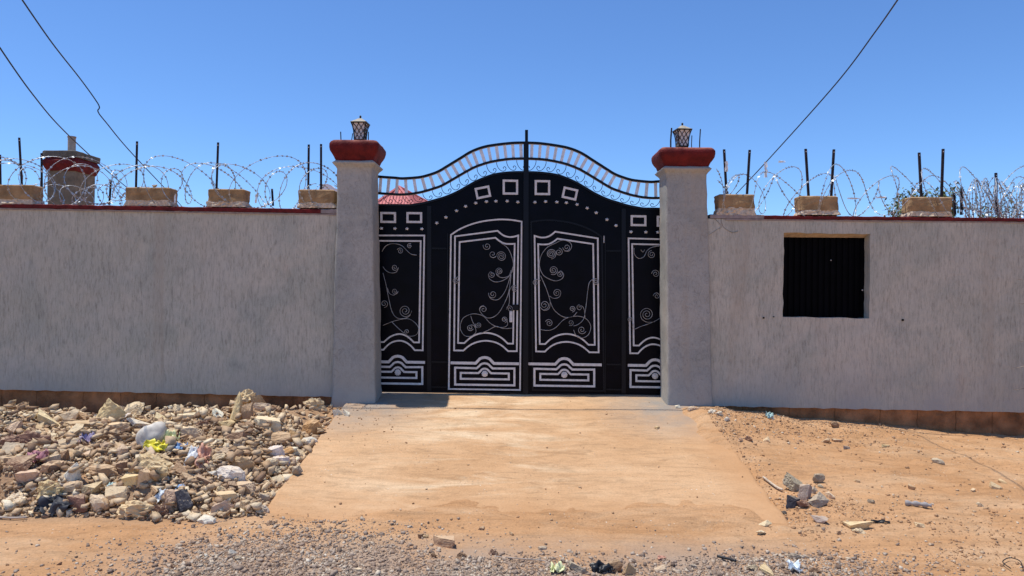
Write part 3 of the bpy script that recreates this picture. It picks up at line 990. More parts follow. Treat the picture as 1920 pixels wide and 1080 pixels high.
    if side == 'L':
        dr = MB(); dr.poly([g(*p) for p in opts], YG - .008, YG - .0005)
        door = dr.build('pedestrian_door', M['black'], root, origin=(g(78, 731)[0], YG, g(78, 731)[1]))
        m = MB(); m.strip([g(*p) for p in opts], .0165, YG - .018, YG - .004, True); m.build('door_outline', M['white'], door)
        par, yo = door, -.008
        # lock plate and pull
        m = MB(); q_ = gp(-29, 594); m.box(q_[0] - .017, q_[0] + .017, YG - .030, YG - .007, q_[1] - .062, q_[1] + .062); m.build('handle', M['white'], door, bevel=.003)
        m = MB(); q_ = gp(-20, 577); m.box(q_[0] - .035, q_[0] + .03, YG - .035, YG - .007, q_[1] - .03, q_[1] + .035); m.build('lock', M['blacktube'], door, bevel=.004)
        dsh = 0
    else:
        m = MB(); m.strip([g(*p) for p in opts], .0165, YG - .008, YG - .0005, True); m.build('door_outline', M['blacktube'], root)
        par, yo = root, 0
        dsh = -7
        m = MB(); q_ = g(145, 447); m.box(q_[0] - .003, q_[0] + .003, YG - .03, YG - .001, q_[1] - .04, q_[1] + .04); m.build('hinge_pin', M['white'], root)

    TW = .0172
    def trim(pts, closed=True, w=TW, name='trim_moulding', par_=None, y=None):
        y = yo if y is None else y
        m = MB(); m.strip([g(*p) for p in pts], w, YG + y - .010, YG + y + .001, closed)
        return m.build(name, M['white'], par_ or par)
    def arcpts(pts, n=5): return [(p.x, p.y) for p in catmull([Vector((a1, b1, 0)) for a1, b1 in pts], n)]
    # door panel mouldings
    trim([(133.7, 445.2), (54, 433.7)] + arcpts([(54, 433.7), (45, 441), (36, 444.5), (26, 444.8), (15.3, 442)])[1:] + [(18, 658.5), (34.3, 658.7)] +
         arcpts([(34.3, 658.7), (46, 648.5), (60, 642), (77, 639.8), (94, 643), (107, 649.5), (118, 658.7)])[1:-1] + [(118, 658.7), (135.3, 658.7)])
    trim([(125, 455.8), (58, 446.8)] + arcpts([(58, 446.8), (50, 453), (41, 457.3), (30, 458), (22, 457.5)])[1:] + [(25, 644.5), (35, 644.5)] +
         arcpts([(35, 644.5), (46, 634.5), (60, 627.5), (77, 625), (94, 628.5), (106, 635.5), (116.3, 644.7)])[1:-1] + [(116.3, 644.7), (128, 644.7)])
    # side panel mouldings (half hidden behind the pillar)
    trim([(285, 445.5), (191.3, 444.3), (194.3, 659.5), (209, 659.5)] + arcpts([(209, 659.5), (218, 650), (228, 644), (238, 642), (250, 644.5), (259, 650), (268, 659.5)])[1:-1] + [(268, 659.5), (284, 659.5)], par_=root, y=0)
    trim([(277, 455.5), (198, 454.8), (201, 644.8), (211, 644.8)] + arcpts([(211, 644.8), (219, 637), (228, 631.5), (238, 629.5), (249, 632), (258, 637), (267, 645)])[1:-1] + [(267, 645), (277, 645)], par_=root, y=0)

    # base ornaments
    def orn(uc, hb, hr, hi, par_, y):
        def bump(c, w, vbase, vapex, half, inner=False):
            # half circle rise in the middle
            pts = []
            for k in range(9):
                a1 = PI * k / 8
                pts.append((uc - half * math.cos(a1), vbase - (vbase - vapex) * math.sin(a1)))
            return pts
        m = MB(); pts = [(uc - hb, 682)] + [(uc - 17, 682)] + bump(0, 0, 681, 671, 13.5)[1:-1] + [(uc + 17, 682), (uc + hb, 682)]
        m.strip([g(*p) for p in pts], .030, YG + y - .012, YG + y + .001); m.build('ornament_bar', M['white'], par_)
        trim([(uc - hr, 691)] + [(uc - 15, 691.5)] + bump(0, 0, 690.5, 682, 11)[1:-1] + [(uc + 15, 691.5), (uc + hr, 691), (uc + hr, 722.5), (uc - hr, 722.5)], w=.0225, name='ornament_frame', par_=par_, y=y)
        trim([(uc - hi, 700.5)] + [(uc - 12, 700.5)] + bump(0, 0, 699.5, 692, 8.5)[1:-1] + [(uc + 12, 700.5), (uc + hi, 700.5), (uc + hi, 711.5), (uc - hi, 711.5)], w=.0215, name='ornament_frame', par_=par_, y=y)
        q_ = g(uc, 701.5); m = MB()
        m.sphere((q_[0], YG + y - .010, q_[1]), .024, .010, .024, 12, 6)
        for k in range(10):
            a1 = 2 * PI * k / 10; m.sphere((q_[0] + .027 * math.cos(a1), YG + y - .010, q_[1] + .027 * math.sin(a1)), .011, .007, .011, 6, 4)
        m.build('rosette', M['white'], par_, smooth=True)
    if side == 'L': orn(78, 64, 55.5, 45, par, yo)
    else: orn(71, 70, 56, 45, par, yo)
    orn(241, 51, 46, 35, root, 0)

    # wrought scrollwork
    if side == 'L':
        zc = lambda a1, b1: (700 + a1 / 3, 400 + b1 / 3)
        stems = [[(715, 165), (750, 190), (772, 225), (788, 290), (775, 340), (735, 375), (690, 386), (658, 372), (648, 350), (658, 330), (672, 338)],
                 [(785, 300), (772, 350), (745, 430), (715, 475), (690, 487), (662, 480), (648, 458)],
                 [(775, 345), (762, 440), (740, 500), (705, 560), (670, 585), (640, 588)],
                 [(775, 320), (762, 352), (725, 362), (698, 350), (688, 325), (700, 308)],
                 [(640, 588), (615, 570), (598, 545), (604, 525), (622, 518)],
                 [(490, 625), (505, 590), (540, 570), (575, 565), (620, 578), (655, 615), (695, 637), (735, 640), (755, 625), (750, 600), (735, 588)],
                 [(490, 620), (492, 655), (515, 687), (550, 690), (577, 668), (570, 635), (548, 625)],
                 [(780, 645), (730, 647), (690, 635), (650, 655), (610, 672)],
                 [(548, 575), (560, 610), (580, 640), (600, 640)],
                 [(750, 540), (765, 500), (765, 440), (780, 410), (800, 405)],
                 [(480, 358), (470, 360), (465, 372)]]
        spir = [(720, 243, 28, 200, 2.6, 1), (672, 230, 22, 20, 1.4, 1), (640, 185, 23, 200, 1.5, -1), (708, 326, 22, 90, 2.2, 1), (668, 345, 17, 160, 1.4, -1), (672, 455, 24, 200, 1.7, -1),
                (620, 540, 23, 120, 1.6, 1), (797, 425, 18, 270, 1.8, -1), (464, 378, 18, 0, 1.9, 1), (545, 642, 19, 20, 1.7, 1), (592, 627, 18, 200, 1.8, -1), (737, 597, 18, 80, 1.7, -1), (768, 537, 19, 200, 1.5, 1)]
        sides = [[(50, 215), (70, 185), (100, 172), (135, 173), (165, 185), (190, 210), (215, 230), (245, 235)], [(55, 300), (72, 322), (100, 335), (130, 330), (142, 308)],
                 [(55, 335), (72, 400), (88, 480), (105, 550), (130, 585), (165, 592), (200, 580), (217, 550)], [(80, 420), (92, 450), (115, 460), (135, 445)],
                 [(55, 630), (120, 605), (190, 592), (232, 612), (255, 645), (245, 680), (210, 691), (178, 680)], [(105, 610), (135, 640), (175, 675)]]
        sspir = [(152, 212, 18, 200, 1.7, 1), (205, 184, 15, 300, 1.5, -1), (122, 304, 19, 0, 1.7, 1), (122, 438, 18, 0, 1.7, 1), (62, 508, 22, 90, 1.6, -1), (180, 548, 36, 0, 2.3, 1), (190, 665, 15, 90, 1.5, 1)]
    else:
        zc = lambda a1, b1: (970 + a1 / 3, 400 + b1 / 3)
        stems = [[(215, 168), (170, 190), (135, 235), (124, 290), (140, 340), (170, 365), (215, 380), (250, 368), (260, 345), (245, 325), (228, 335)],
                 [(130, 350), (165, 430), (190, 510), (215, 552), (262, 583), (310, 580), (335, 555)],
                 [(215, 168), (250, 152), (290, 160), (305, 185), (290, 212), (265, 212)],
                 [(180, 465), (205, 478), (235, 470), (245, 445)], [(185, 495), (178, 535), (150, 545), (128, 528)],
                 [(130, 653), (175, 658), (215, 642), (260, 598), (310, 580), (355, 580), (392, 598), (412, 635), (400, 680), (365, 700), (330, 685), (316, 655)],
                 [(425, 370), (405, 388), (396, 430), (388, 500), (380, 560), (368, 600), (340, 625), (315, 633)],
                 [(380, 590), (375, 540), (360, 520), (338, 522)], [(130, 378), (118, 372), (100, 372)]]
        spir = [(190, 228, 29, 90, 2.8, -1), (233, 218, 22, 270, 1.7, 1), (277, 192, 22, 180, 1.6, -1), (202, 320, 26, 120, 2.2, -1), (237, 342, 17, 300, 1.6, 1), (222, 448, 23, 0, 1.7, -1), (152, 515, 26, 90, 1.7, -1),
                (102, 390, 16, 300, 1.7, -1), (440, 386, 20, 200, 2.0, 1), (308, 537, 18, 90, 1.7, -1), (350, 530, 18, 270, 1.3, -1), (178, 617, 22, 200, 1.7, 1), (300, 615, 17, 120, 1.6, -1), (362, 655, 24, 20, 1.7, 1)]
        sides = [[(655, 195), (658, 230), (680, 253), (710, 245), (728, 212), (755, 192), (800, 184)], [(693, 205), (705, 218), (715, 205)],
                 [(650, 620), (655, 650), (690, 637), (740, 620), (775, 605), (800, 590)], [(770, 610), (730, 612), (700, 595), (690, 565)]]
        sspir = [(755, 232, 23, 270, 1.9, -1), (777, 340, 23, 180, 1.8, 1), (783, 465, 20, 180, 1.6, 1), (728, 568, 37, 180, 2.3, 1), (632, 598, 14, 0, 1.8, -1)]
    def wrld(a1, b1, y):
        px_, py_ = zc(a1, b1); p = P(px_, py_, YG); return (p.x, y, p.z)
    def curve_obj(lst, sp, par_, y0):
        for st in lst:
            c = catmull([Vector((a1, b1, 0)) for a1, b1 in st], 6)
            m = MB(); m.tube([wrld(p.x, p.y, y0) for p in c], .0035, 5); m.build('scroll_stem', M['scroll'], par_, smooth=True)
        for (a1, b1, r_, an, tn, di) in sp:
            pts = []; N = int(18 * tn)
            for k in range(N + 1):
                f = k / N; an2 = R(an) + di * f * tn * 2 * PI; rr_ = r_ * (1 - f * .86)
                pts.append(wrld(a1 + rr_ * math.cos(an2), b1 + rr_ * math.sin(an2), y0))
            m = MB(); m.tube(pts, .0035, 5); m.build('scroll', M['scroll'], par_, smooth=True)
    curve_obj(stems, spir, par, YG + yo - .016)
    curve_obj(sides, sspir, root, YG - .014)
    return root


gl = leaf('L', 'black steel gate leaf on the left, holding the white outlined pedestrian door')
gr = leaf('R', 'black steel gate leaf on the right, without a walk-through door')
m = MB()
a = gp(0, 268); b = gp(0, 738)
m.strip([(gp(-.5, 266)[0], gp(0, 266)[1]), (gp(-1.5, 738)[0], b[1])], .058, YG - .03, YG + .03)
m.strip([(gp(.2, 244)[0], gp(0, 244)[1]), (gp(.2, 268)[0], gp(0, 268)[1])], .034, YG - .018, YG + .018)
m.build('meeting_post', M['blacktube'], gr)

# ------------------------------------------------------------------ stone blocks mortared on the wall tops
def cap_block(px0, px1, pt, pb, pm, Yf, label, depth=.2, grp='stone blocks on the wall tops'):
    a = P(px0, pt, Yf); b = P(px1, pb, Yf)
    zm = P((px0 + px1) / 2, pm, Yf).z
    x0, x1 = a.x, b.x; z1 = P((px0 + px1) / 2, pt, Yf).z; z0 = P((px0 + px1) / 2, pb, Yf).z
    root = empty('stone_block', ((x0 + x1) / 2, Yf + depth / 2, zm), label, 'block', grp)
    m = MB(); rings = []
    for f in (0, .04, .2, .4, .6, .8, .93, 1.0):
        e = .012 if f in (0, 1.0) else .0
        rings.append((x0 + e, x1 - e, Yf + e, Yf + depth - e, z0 + (z1 - z0) * f, .022))
    loft_box(m, rings, 5, jit=.016, freq=8)
    m.build('block', M['block'], root, smooth=False)
    m = MB(); rings = []
    for f, e in ((0, -.016), (.3, -.014), (.7, -.002), (1.0, .006), (1.1, .03)):
        rings.append((x0 + e, x1 - e, Yf + e * .3, Yf + depth - e * .3, zm + (z0 - zm + .012) * f - .004, .02))
    loft_box(m, rings, 12, jit=.022, freq=22)
    m.build('mortar', M['mortar'], root)
    return root


BY = -.365
cap_block(-26, 61, 346, 374, 384, BY, 'tan stone block on the left wall, cut by the left edge of the photo')
cap_block(234, 318, 351, 376, 385, BY, 'tan stone block with a pebble on top, just right of the capped column')
cap_block(388, 458, 354, 379, 387, BY, 'tan stone block on the left wall with a single steel post at its end')
cap_block(559, 626, 355, 381, 389, BY, 'tan stone block on the left wall against the left gate pillar, below two steel posts')
BR = -.395
cap_block(1348, 1416, 364, 391, 403, BR, 'tan stone block on the right wall nearest to the right gate pillar, notched top')
cap_block(1502, 1573, 367, 395, 402, BR, 'tan stone block on the right wall above the left part of the black window')
cap_block(1709, 1786, 369, 398, 405, BR, 'largest tan stone block on the right wall, in front of the green twigs')
# pebble on the second block
SHAPES = []

# ------------------------------------------------------------------ steel posts
def post(px0, py0, px1, py1, Yd, label, r=.0118, kind='L'):
    a = P(px0, py0, Yd); b = P(px1, py1, Yd)
    m = MB(); w = r
    # angle iron: two thin flanges
    for z, c in ((b.z, b), (a.z, a)): pass
    def flange(dx0, dx1, dy0, dy1):
        vs = []
        for c in (b, a):
            vs += [(c.x + dx0, c.y + dy0, c.z), (c.x + dx1, c.y + dy0, c.z), (c.x + dx1, c.y + dy1, c.z), (c.x + dx0, c.y + dy1, c.z)]
        m.add(vs, [(0, 3, 2, 1), (4, 5, 6, 7), (0, 1, 5, 4), (1, 2, 6, 5), (2, 3, 7, 6), (3, 0, 4, 7)])
    flange(-w, w, -.003, .003); flange(-w, -w + .005, .003, .017)
    o = m.build('steel_post', M['rust'], None, origin=(b.x, b.y, b.z))
    # punched hole rim near the top
    tag(o, label, 'post', 'steel posts carrying the razor wire')
    h = MB(); q = a + (b - a) * .06
    h.tube([(q.x, q.y - .0045, q.z), (q.x, q.y - .002, q.z)], .006, 8); h.build('bolt_hole', M['white'], o)
    return o


YPL = -.27; YPR = -.30
for args in (
    (0, 290, 1, 346, YPL, 'steel post cut by the left edge of the photo, above the leftmost block'),
    (36, 258, 41, 347, YPL, 'tall leaning steel post rising from the leftmost block'),
    (78, 287, 78.5, 372, -.10, 'steel post standing directly left of the red-capped column'),
    (208, 338, 205, 384, .1, 'short steel post stub between the red-capped column and the pebble-topped block'),
    (257, 265, 255, 353, YPL, 'steel post on the pebble-topped block, right of the column'),
    (409, 267, 406, 356, YPL, 'lone steel post on the middle block of the left wall'),
    (510, 354, 512, 386, .1, 'very short post stub behind the left wall between its last two blocks'),
    (579, 271, 578, 357, YPL, 'left one of the two posts close to the left gate pillar'),
    (602, 270, 602, 357, YPL, 'post nearest to the left gate pillar'),
    (1358, 280, 1362.5, 364, YPR, 'steel post nearest to the right gate pillar, leaning left'),
    (1406, 281, 1401, 364, YPR, 'steel post leaning right on the block nearest to the right pillar'),
    (1511, 279, 1516.5, 368, YPR, 'left post on the block above the black window'),
    (1564, 280, 1559, 368, YPR, 'right post on the block above the black window'),
    (1724, 286, 1728, 369, YPR, 'left post on the largest block of the right wall'),
    (1769, 279, 1766, 369, YPR, 'tallest post of the right wall, right end of the largest block'),
    (1789.5, 362, 1791, 403, .0, 'low thin post stub touching the right side of the largest block'),
    (1804, 351, 1803, 403, .0, 'short post among the dry twigs right of the largest block'),
    (1868, 324, 1869.5, 403, .0, 'mid-height post beside the bunched razor wire at the right edge')):
    post(*args)

# ------------------------------------------------------------------ razor wire
def razor(name, x0, x1, zc_fn, yc, r, pitch, hand, seed, label, ph=0.0, group='razor wire coils', squash=1.0, loopx=.68):
    rr = random.Random(seed); pts = []
    turns = abs(x1 - x0) / pitch; N = int(turns * 46)
    rad = [r * rr.uniform(.68, 1.13) for _ in range(int(turns) + 4)]
    xo = [rr.uniform(-.28, .28) * pitch for _ in range(int(turns) + 4)]
    tilt = [rr.uniform(-.7, .7) for _ in range(int(turns) + 4)]
    for i in range(N + 1):
        t = i / 46.0; k = int(t); f = t - k; f = f * f * (3 - 2 * f)
        ra = rad[k] * (1 - f) + rad[k + 1] * f; xx = xo[k] * (1 - f) + xo[k + 1] * f; tl = tilt[k] * (1 - f) + tilt[k + 1] * f
        a = hand * t * 2 * PI + ph
        x = x0 + (x1 - x0) * i / N + xx + tl * ra * math.cos(a) + loopx * ra * math.sin(a)
        z = zc_fn(x) + ra * math.cos(a) * squash
        y = yc + ra * math.sin(a) * .85
        z = max(z, zc_fn(x) - r * squash * 1.0)
        pts.append(Vector((x, y, z)))
    root = empty(name, tuple(pts[0]), label, 'razor wire', group)
    m = MB(); m.tube(pts, .0036, 4, True); m.build('wire_core', M['galv'], root, smooth=True)
    # blades at even steps along the core
    m = MB(); acc = 0
    for i in range(1, len(pts)):
        d = pts[i] - pts[i - 1]; L = d.length; acc += L
        if acc > .034:
            acc = 0
            t = d.normalized(); u = t.cross(Vector((rr.uniform(-1, 1), rr.uniform(-1, 1), rr.uniform(-1, 1))));
            if u.length < .1: continue
            u.normalize(); c = pts[i]
            m.add([c - t * .012 - u * .011, c - t * .004 - u * .003, c - t * .012 + u * .011, c + t * .012 + u * .011, c + t * .004 + u * .003, c + t * .012 - u * .011],
                  [(0, 1, 4, 5), (1, 2, 3, 4)])
    b = m.build('blades', M['galv'], root, fix=False); b['kind'] = 'stuff'
    return root


zL = lambda off: (lambda x: ztL(x) + off)
zR = lambda off: (lambda x: ztR(x) + off)
razor('razor_wire', -6.2, -1.98, zL(.31), -.27, .285, .36, 1, 3, 'large open razor wire coil running along the whole left wall top')
razor('razor_wire', -6.3, -2.0, zL(.27), -.24, .25, .50, -1, 8, 'second looser razor wire strand crossing the large coil on the left wall', 1.2)
razor('razor_wire', -5.45, -4.25, zL(.17), -.05, .14, .17, 1, 21, 'small low razor wire coil bundled in front of the red-capped column')
razor('razor_wire', 2.16, 6.3, zR(.30), -.29, .285, .37, 1, 15, 'large open razor wire coil running along the whole right wall top', .5)
razor('razor_wire', 2.2, 6.3, zR(.25), -.26, .25, .55, -1, 27, 'second looser razor wire strand crossing the large coil on the right wall', 2.0)
razor('razor_wire', -6.0, -2.1, zL(.30), -.30, .23, .78, 1, 57, 'sparse third strand of razor wire woven through the coils on the left wall', 2.5, loopx=.5)
razor('razor_wire', 2.25, 6.2, zR(.30), -.32, .24, .82, 1, 61, 'sparse third strand of razor wire woven through the coils on the right wall', .8, loopx=.5)
razor('razor_wire', 5.05, 6.0, zR(.24), -.1, .25, .04, 1, 33, 'dense bunched razor wire at the right end of the right wall', 0)
razor('razor_wire', -2.25, -1.93, zL(.2), -.2, .17, .16, -1, 41, 'short tangle of razor wire against the left gate pillar', 0)

# pale plastic shreds caught in the wire
def sheet_blob(w, h, seed, amp=.5, nu=14, nv=12, thick=.0):
    rr = random.Random(seed); off = Vector((rr.random() * 50, rr.random() * 50, rr.random() * 50))
    vs = []; fs = []
    for j in range(nv + 1):
        for i in range(nu + 1):
            u = i / nu - .5; v = j / nv - .5
            p = Vector((u * 2.2, v * 2.2, 0)) + off
            s = min(w, h)
            ex = 1 - .25 * abs(mnoise.noise(p * 1.3))
            vs.append((w * u * ex + s * .22 * mnoise.noise(p * 2.1), h * v * ex + s * .22 * mnoise.noise(p * 2.3 + Vector((9, 0, 0))),
                       s * amp * (mnoise.noise(p * 1.6) + .5 * abs(mnoise.noise(p * 4.2)) + .22 * mnoise.noise(p * 9))))
    for j in range(nv):
        for i in range(nu):
            if (i in (0, nu - 1) or j in (0, nv - 1)) and rr.random() < .22: continue
            a = j * (nu + 1) + i; fs.append((a, a + 1, a + nu + 2, a + nu + 1))
    return vs, fs


for (px_, py_, w_, h_, lab) in ((1436, 318, 6, 30, 'white plastic shred caught high in the razor wire right of the second right-wall post'),
                                (1466, 303, 14, 4, 'thin white plastic sliver on the coil top between the right pillar and the window posts'),
                                (1600, 372, 24, 3, 'white plastic strip stretched in the wire right of the window posts'),
                                (1362, 312, 6, 20, 'white plastic shred tied to the post nearest to the right gate pillar'),
                                (1652, 370, 22, 4, 'long pale plastic ribbon in the wire left of the largest right block'),
                                (480, 372, 4, 18, 'pale plastic shred hanging in the wire over the left wall beside its short stub'),
                                (328, 372, 4, 18, 'pale plastic shred hanging right of the pebble-topped block')):
    q = P(px_, py_, -.33)
    vs, fs = sheet_blob(w_ / 173, h_ / 173, px_, .4, 6, 6)
    vs = [(q.x + v[0], q.y + v[2], q.z + v[1]) for v in vs]
    m = MB(); m.add(vs, fs); o = m.build('plastic_shred', M['plastic_white'], None, smooth=True, origin=tuple(q), fix=False)
    tag(o, lab, 'plastic scrap', 'plastic shreds in the razor wire')

# ------------------------------------------------------------------ capped column behind the left wall
D = 4.0
a = P(88, 315, D); b = P(140, 315, D)
zcb = P(110, 320, D).z; zct = P(110, 295, D).z; zst = P(105, 283, D).z
root = empty('masonry_column', ((a.x + b.x) / 2, D + .35, 0), 'squat column behind the left wall with red cap, grey slab and short pipe on top', 'column')
m = MB(); loft_box(m, [(a.x, b.x, D, D + .62, z, .02) for z in np.linspace(-.2, zcb, 12)], 6, jit=.012, freq=5)
m.build('shaft', M['colgrey'], root)
m = MB(); H = zct - zcb
loft_box(m, [(a.x - o_, b.x + o_, D - o_, D + .62 + o_, zcb + H * f, .05) for f, o_ in ((0, -.01), (0, .02), (.25, .04), (.5, .06), (.75, .062), (1, .03))], 6, jit=.015, freq=5)
m.build('cap', M['coping'], root)
m = MB(); loft_box(m, [(a.x - o_, b.x + o_, D - o_, D + .62 + o_, zct + .002 + (zst - zct) * f, .02) for f, o_ in ((0, .02), (0, .055), (.9, .06), (1, .045))], 8, jit=.025, freq=6)
m.build('slab', M['slabgrey'], root)
q = P(134.5, 283, D + .31); qt = P(134.5, 256, D + .31)
m = MB(); m.tube([(q.x, D + .31, zst - .01), (q.x, D + .31, qt.z - .02)], .062, 14); m.tube([(q.x, D + .31, qt.z - .02), (q.x, D + .31, qt.z)], .07, 14)
m.build('pipe', M['pipe'], root)

# ------------------------------------------------------------------ houses beyond
fl = P(688, 392, 19.0); fr = P(783, 395, 19.6); br = P(812, 385, 22.4); ap = P(748, 352, 20.8)
bl = fl + (br - fr)
root = empty('house', ((fl.x + br.x) / 2, 20.8, 0), 'small house with a bleached red hipped metal roof seen through the gate top', 'house')
m = MB(); m.add([fl, fr, br, bl, ap, fl - Vector((0, 0, .06)), fr - Vector((0, 0, .06)), br - Vector((0, 0, .06)), bl - Vector((0, 0, .06))],
                [(0, 1, 4), (1, 2, 4), (2, 3, 4), (3, 0, 4), (0, 5, 6, 1), (1, 6, 7, 2), (2, 7, 8, 3), (3, 8, 5, 0), (5, 8, 7, 6)])
rf = m.build('roof', M['roofred'], root)
m = MB()
for (c0, c1) in ((fl, fr), (fr, br)):
    nrm = (c1 - c0).cross(ap - c0).normalized()
    if nrm.z < 0: nrm = -nrm
    for k in range(1, 16):
        s_ = k / 16; p0 = c0 + (c1 - c0) * s_
        mid = .5; f = 1 - abs(s_ - .5) / .5
        p1 = p0 + (ap - (c0 + c1) / 2) * f * .98
        m.tube([p0 + nrm * .01, p1 + nrm * .01], .026, 4)
rb = m.build('ribs', M['roofred'], rf); rb['kind'] = 'stuff'
for c0 in (fl, fr, br):
    m = MB(); m.tube([c0 + Vector((0, 0, .03)), ap + Vector((0, 0, .05))], .05, 5); m.build('hip_cap', M['roofred'], rf)
cx = (fl + br) / 2
m = MB(); k_ = .86
cor = [cx + (c - cx) * k_ for c in (fl, fr, br, bl)]
vs = [(c.x, c.y, -.1) for c in cor] + [(c.x, c.y, c.z - .06) for c in cor]
m.add(vs, [(0, 1, 5, 4), (1, 2, 6, 5), (2, 3, 7, 6), (3, 0, 4, 7)])
m.build('wall', M['wallpink'], root)

root = empty('house', (P(615, 385, 25).x, 26, 0), 'pale building with a rounded white parapet peeking out just left of the left gate pillar', 'house')
a = P(598, 352, 25); b = P(650, 352, 25)
m = MB(); m.box(a.x, b.x, 25, 29, -.1, P(615, 362, 25).z); m.build('wall', M['wallpink'], root)
m = MB(); pts = [(a.x, P(600, 362, 25).z)] + [(P(px_, py_, 25).x, P(px_, py_, 25).z) for px_, py_ in ((600, 352), (606, 346), (614, 345), (622, 348), (628, 353), (633, 355), (645, 357))] + [(b.x, P(640, 362, 25).z)]
m.poly(pts, 24.9, 25.2); m.build('parapet', M['wallwhite'], root)

# ------------------------------------------------------------------ overhead cables
def cable(pts, r, label, grp='overhead cables'):
    c = catmull(pts, 14)
    m = MB(); m.tube(c, r, 5); o = m.build('overhead_cable', M['cable'], None, smooth=True, origin=tuple(c[0]), fix=False)
    tag(o, label, 'cable', grp); return o


c1 = [P(-30, 45, -3.0), P(60, 175, -1.6), P(130, 255, 0.0), P(230, 345, 3.0), P(300, 398, 6)]
cable(c1, .0065, 'lower left overhead cable passing behind the pipe of the capped column')
c2 = [P(25, -25, -3.2), P(96, 78, -2.2), P(150, 147, -1.2), P(179, 187, -.85), P(186.5, 201, -.8), P(184, 210, -.78), P(200, 231, -.5), P(246, 286, .6), P(330, 375, 3.6), P(350, 398, 5)]
cable(c2, .0062, 'upper left overhead cable with a kinked splice halfway down')
c3 = [P(1700, -25, -3.0), P(1641, 60, -2.0), P(1565, 160, -1.0), P(1440, 300, .5), P(1378, 366, 2.5), P(1350, 395, 4.5)]
cable(c3, .0066, 'single overhead cable at the right, dropping behind the right wall')
# service wire high above the gate front; only its thin shadow on the driveway is in the picture
cable([Vector((-9, -.50, 5.25)), Vector((-3, -.46, 5.1)), Vector((2, -.46, 5.05)), Vector((9, -.54, 5.2))], .013, 'thin service wire strung high along the front of the gate')

# ------------------------------------------------------------------ dry bush and green twigs behind the right wall
def twig(m, p, d, L, r, rr, depth, tips):
    pts = [p]; dd = d.copy(); n = 5
    for i in range(n):
        dd = (dd + Vector((rr.uniform(-.22, .22), rr.uniform(-.22, .22), rr.uniform(-.12, .2)))).normalized()
        pts.append(pts[-1] + dd * L / n)
    m.tube(pts, [r * (1 - .6 * i / n) for i in range(n + 1)], 4)
    tips.append((pts[-1], dd))
    if depth:
        for k in range(rr.randint(3, 5)):
            i = rr.randint(1, n); nd = (dd + Vector((rr.uniform(-.9, .9), rr.uniform(-.9, .9), rr.uniform(-.5, .7)))).normalized()
            twig(m, pts[i], nd, L * rr.uniform(.45, .75), r * .6, rr, depth - 1, tips)


def leaves(m, tips, rr, n, spread, size):
    for (p, d) in tips:
        for k in range(n):
            c = p + Vector((rr.gauss(0, spread), rr.gauss(0, spread), rr.gauss(0, spread)))
            u = Vector((rr.uniform(-1, 1), rr.uniform(-1, 1), rr.uniform(-1, 1))).normalized(); v = u.cross(Vector((rr.uniform(-1, 1), rr.uniform(-1, 1), 1))).normalized()
            s_ = size * rr.uniform(.6, 1.3)
            m.add([c - u * s_, c + v * s_ * .4, c + u * s_, c - v * s_ * .4], [(0, 1, 2, 3)])


rr = random.Random(5)
for (px_, D_, topy, leafn, lab, sp) in ((1740, .55, 368, 14, 'green leafy shrub showing behind the largest block of the right wall', .55), (1690, .6, 396, 5, 'low green sprig behind the right wall, left of the largest block', .3),
                                        (1850, .7, 378, 2, 'dry grey twiggy bush behind the right wall below the bunched wire', .75), (1900, .8, 382, 3, 'dry bush with few leaves behind the wall at the right edge', .55)):
    b_ = P(px_, 440, D_); t_ = P(px_, topy, D_)
    root = empty('shrub', (b_.x, D_, -.05), lab, 'shrub', 'shrubs behind the right wall')
    m = MB(); tips = []
    m.tube([(b_.x, D_, -.05), (b_.x + .02, D_, (b_.z) * .5), (b_.x, D_, b_.z - .1)], [.03, .025, .018], 6)
    for k in range(10 if leafn > 3 else 8):
        twig(m, Vector((b_.x, D_, b_.z - .12)), Vector((rr.uniform(-sp, sp) * 1.3, rr.uniform(-.3, .3), 1)).normalized(), (t_.z - b_.z) * rr.uniform(.6, 1.05), .006, rr, 2, tips)
    m.build('branches', M['twig'], root)
    m = MB(); leaves(m, tips[::2] if leafn < 9 else tips, rr, leafn, .035, .026); f_ = m.build('foliage', M['leaf'], root, fix=False); f_['kind'] = 'stuff'

# thorny bush standing outside the right edge, a few twigs reach into view
root = empty('thorn_bush', (6.35, -.75, -.4), 'thorny bush at the right edge whose twigs reach in front of the wall', 'bush')
m = MB(); tips = []
for k in range(12):
    twig(m, Vector((6.35, -.75, -.4)), Vector((rr.uniform(-.2, .5), rr.uniform(-.3, .3), 1)).normalized(), rr.uniform(.6, 1.0), .010, rr, 2, tips)
for (py_, L) in ((690, 42), (731, 40), (640, 12), (570, 10), (525, 9)):
    a = P(1960, py_ - 10, -.6); b = P(1920 - L * .3, py_, -.58)
    m.tube([a, (a + b) / 2 + Vector((0, 0, .01)), b, b + Vector((-.05, 0, .008))], [.006, .005, .004, .001], 5)
m.build('branches', M['twig'], root)
m = MB(); leaves(m, tips, rr, 3, .05, .02); f_ = m.build('foliage', M['leaf'], root, fix=False); f_['kind'] = 'stuff'

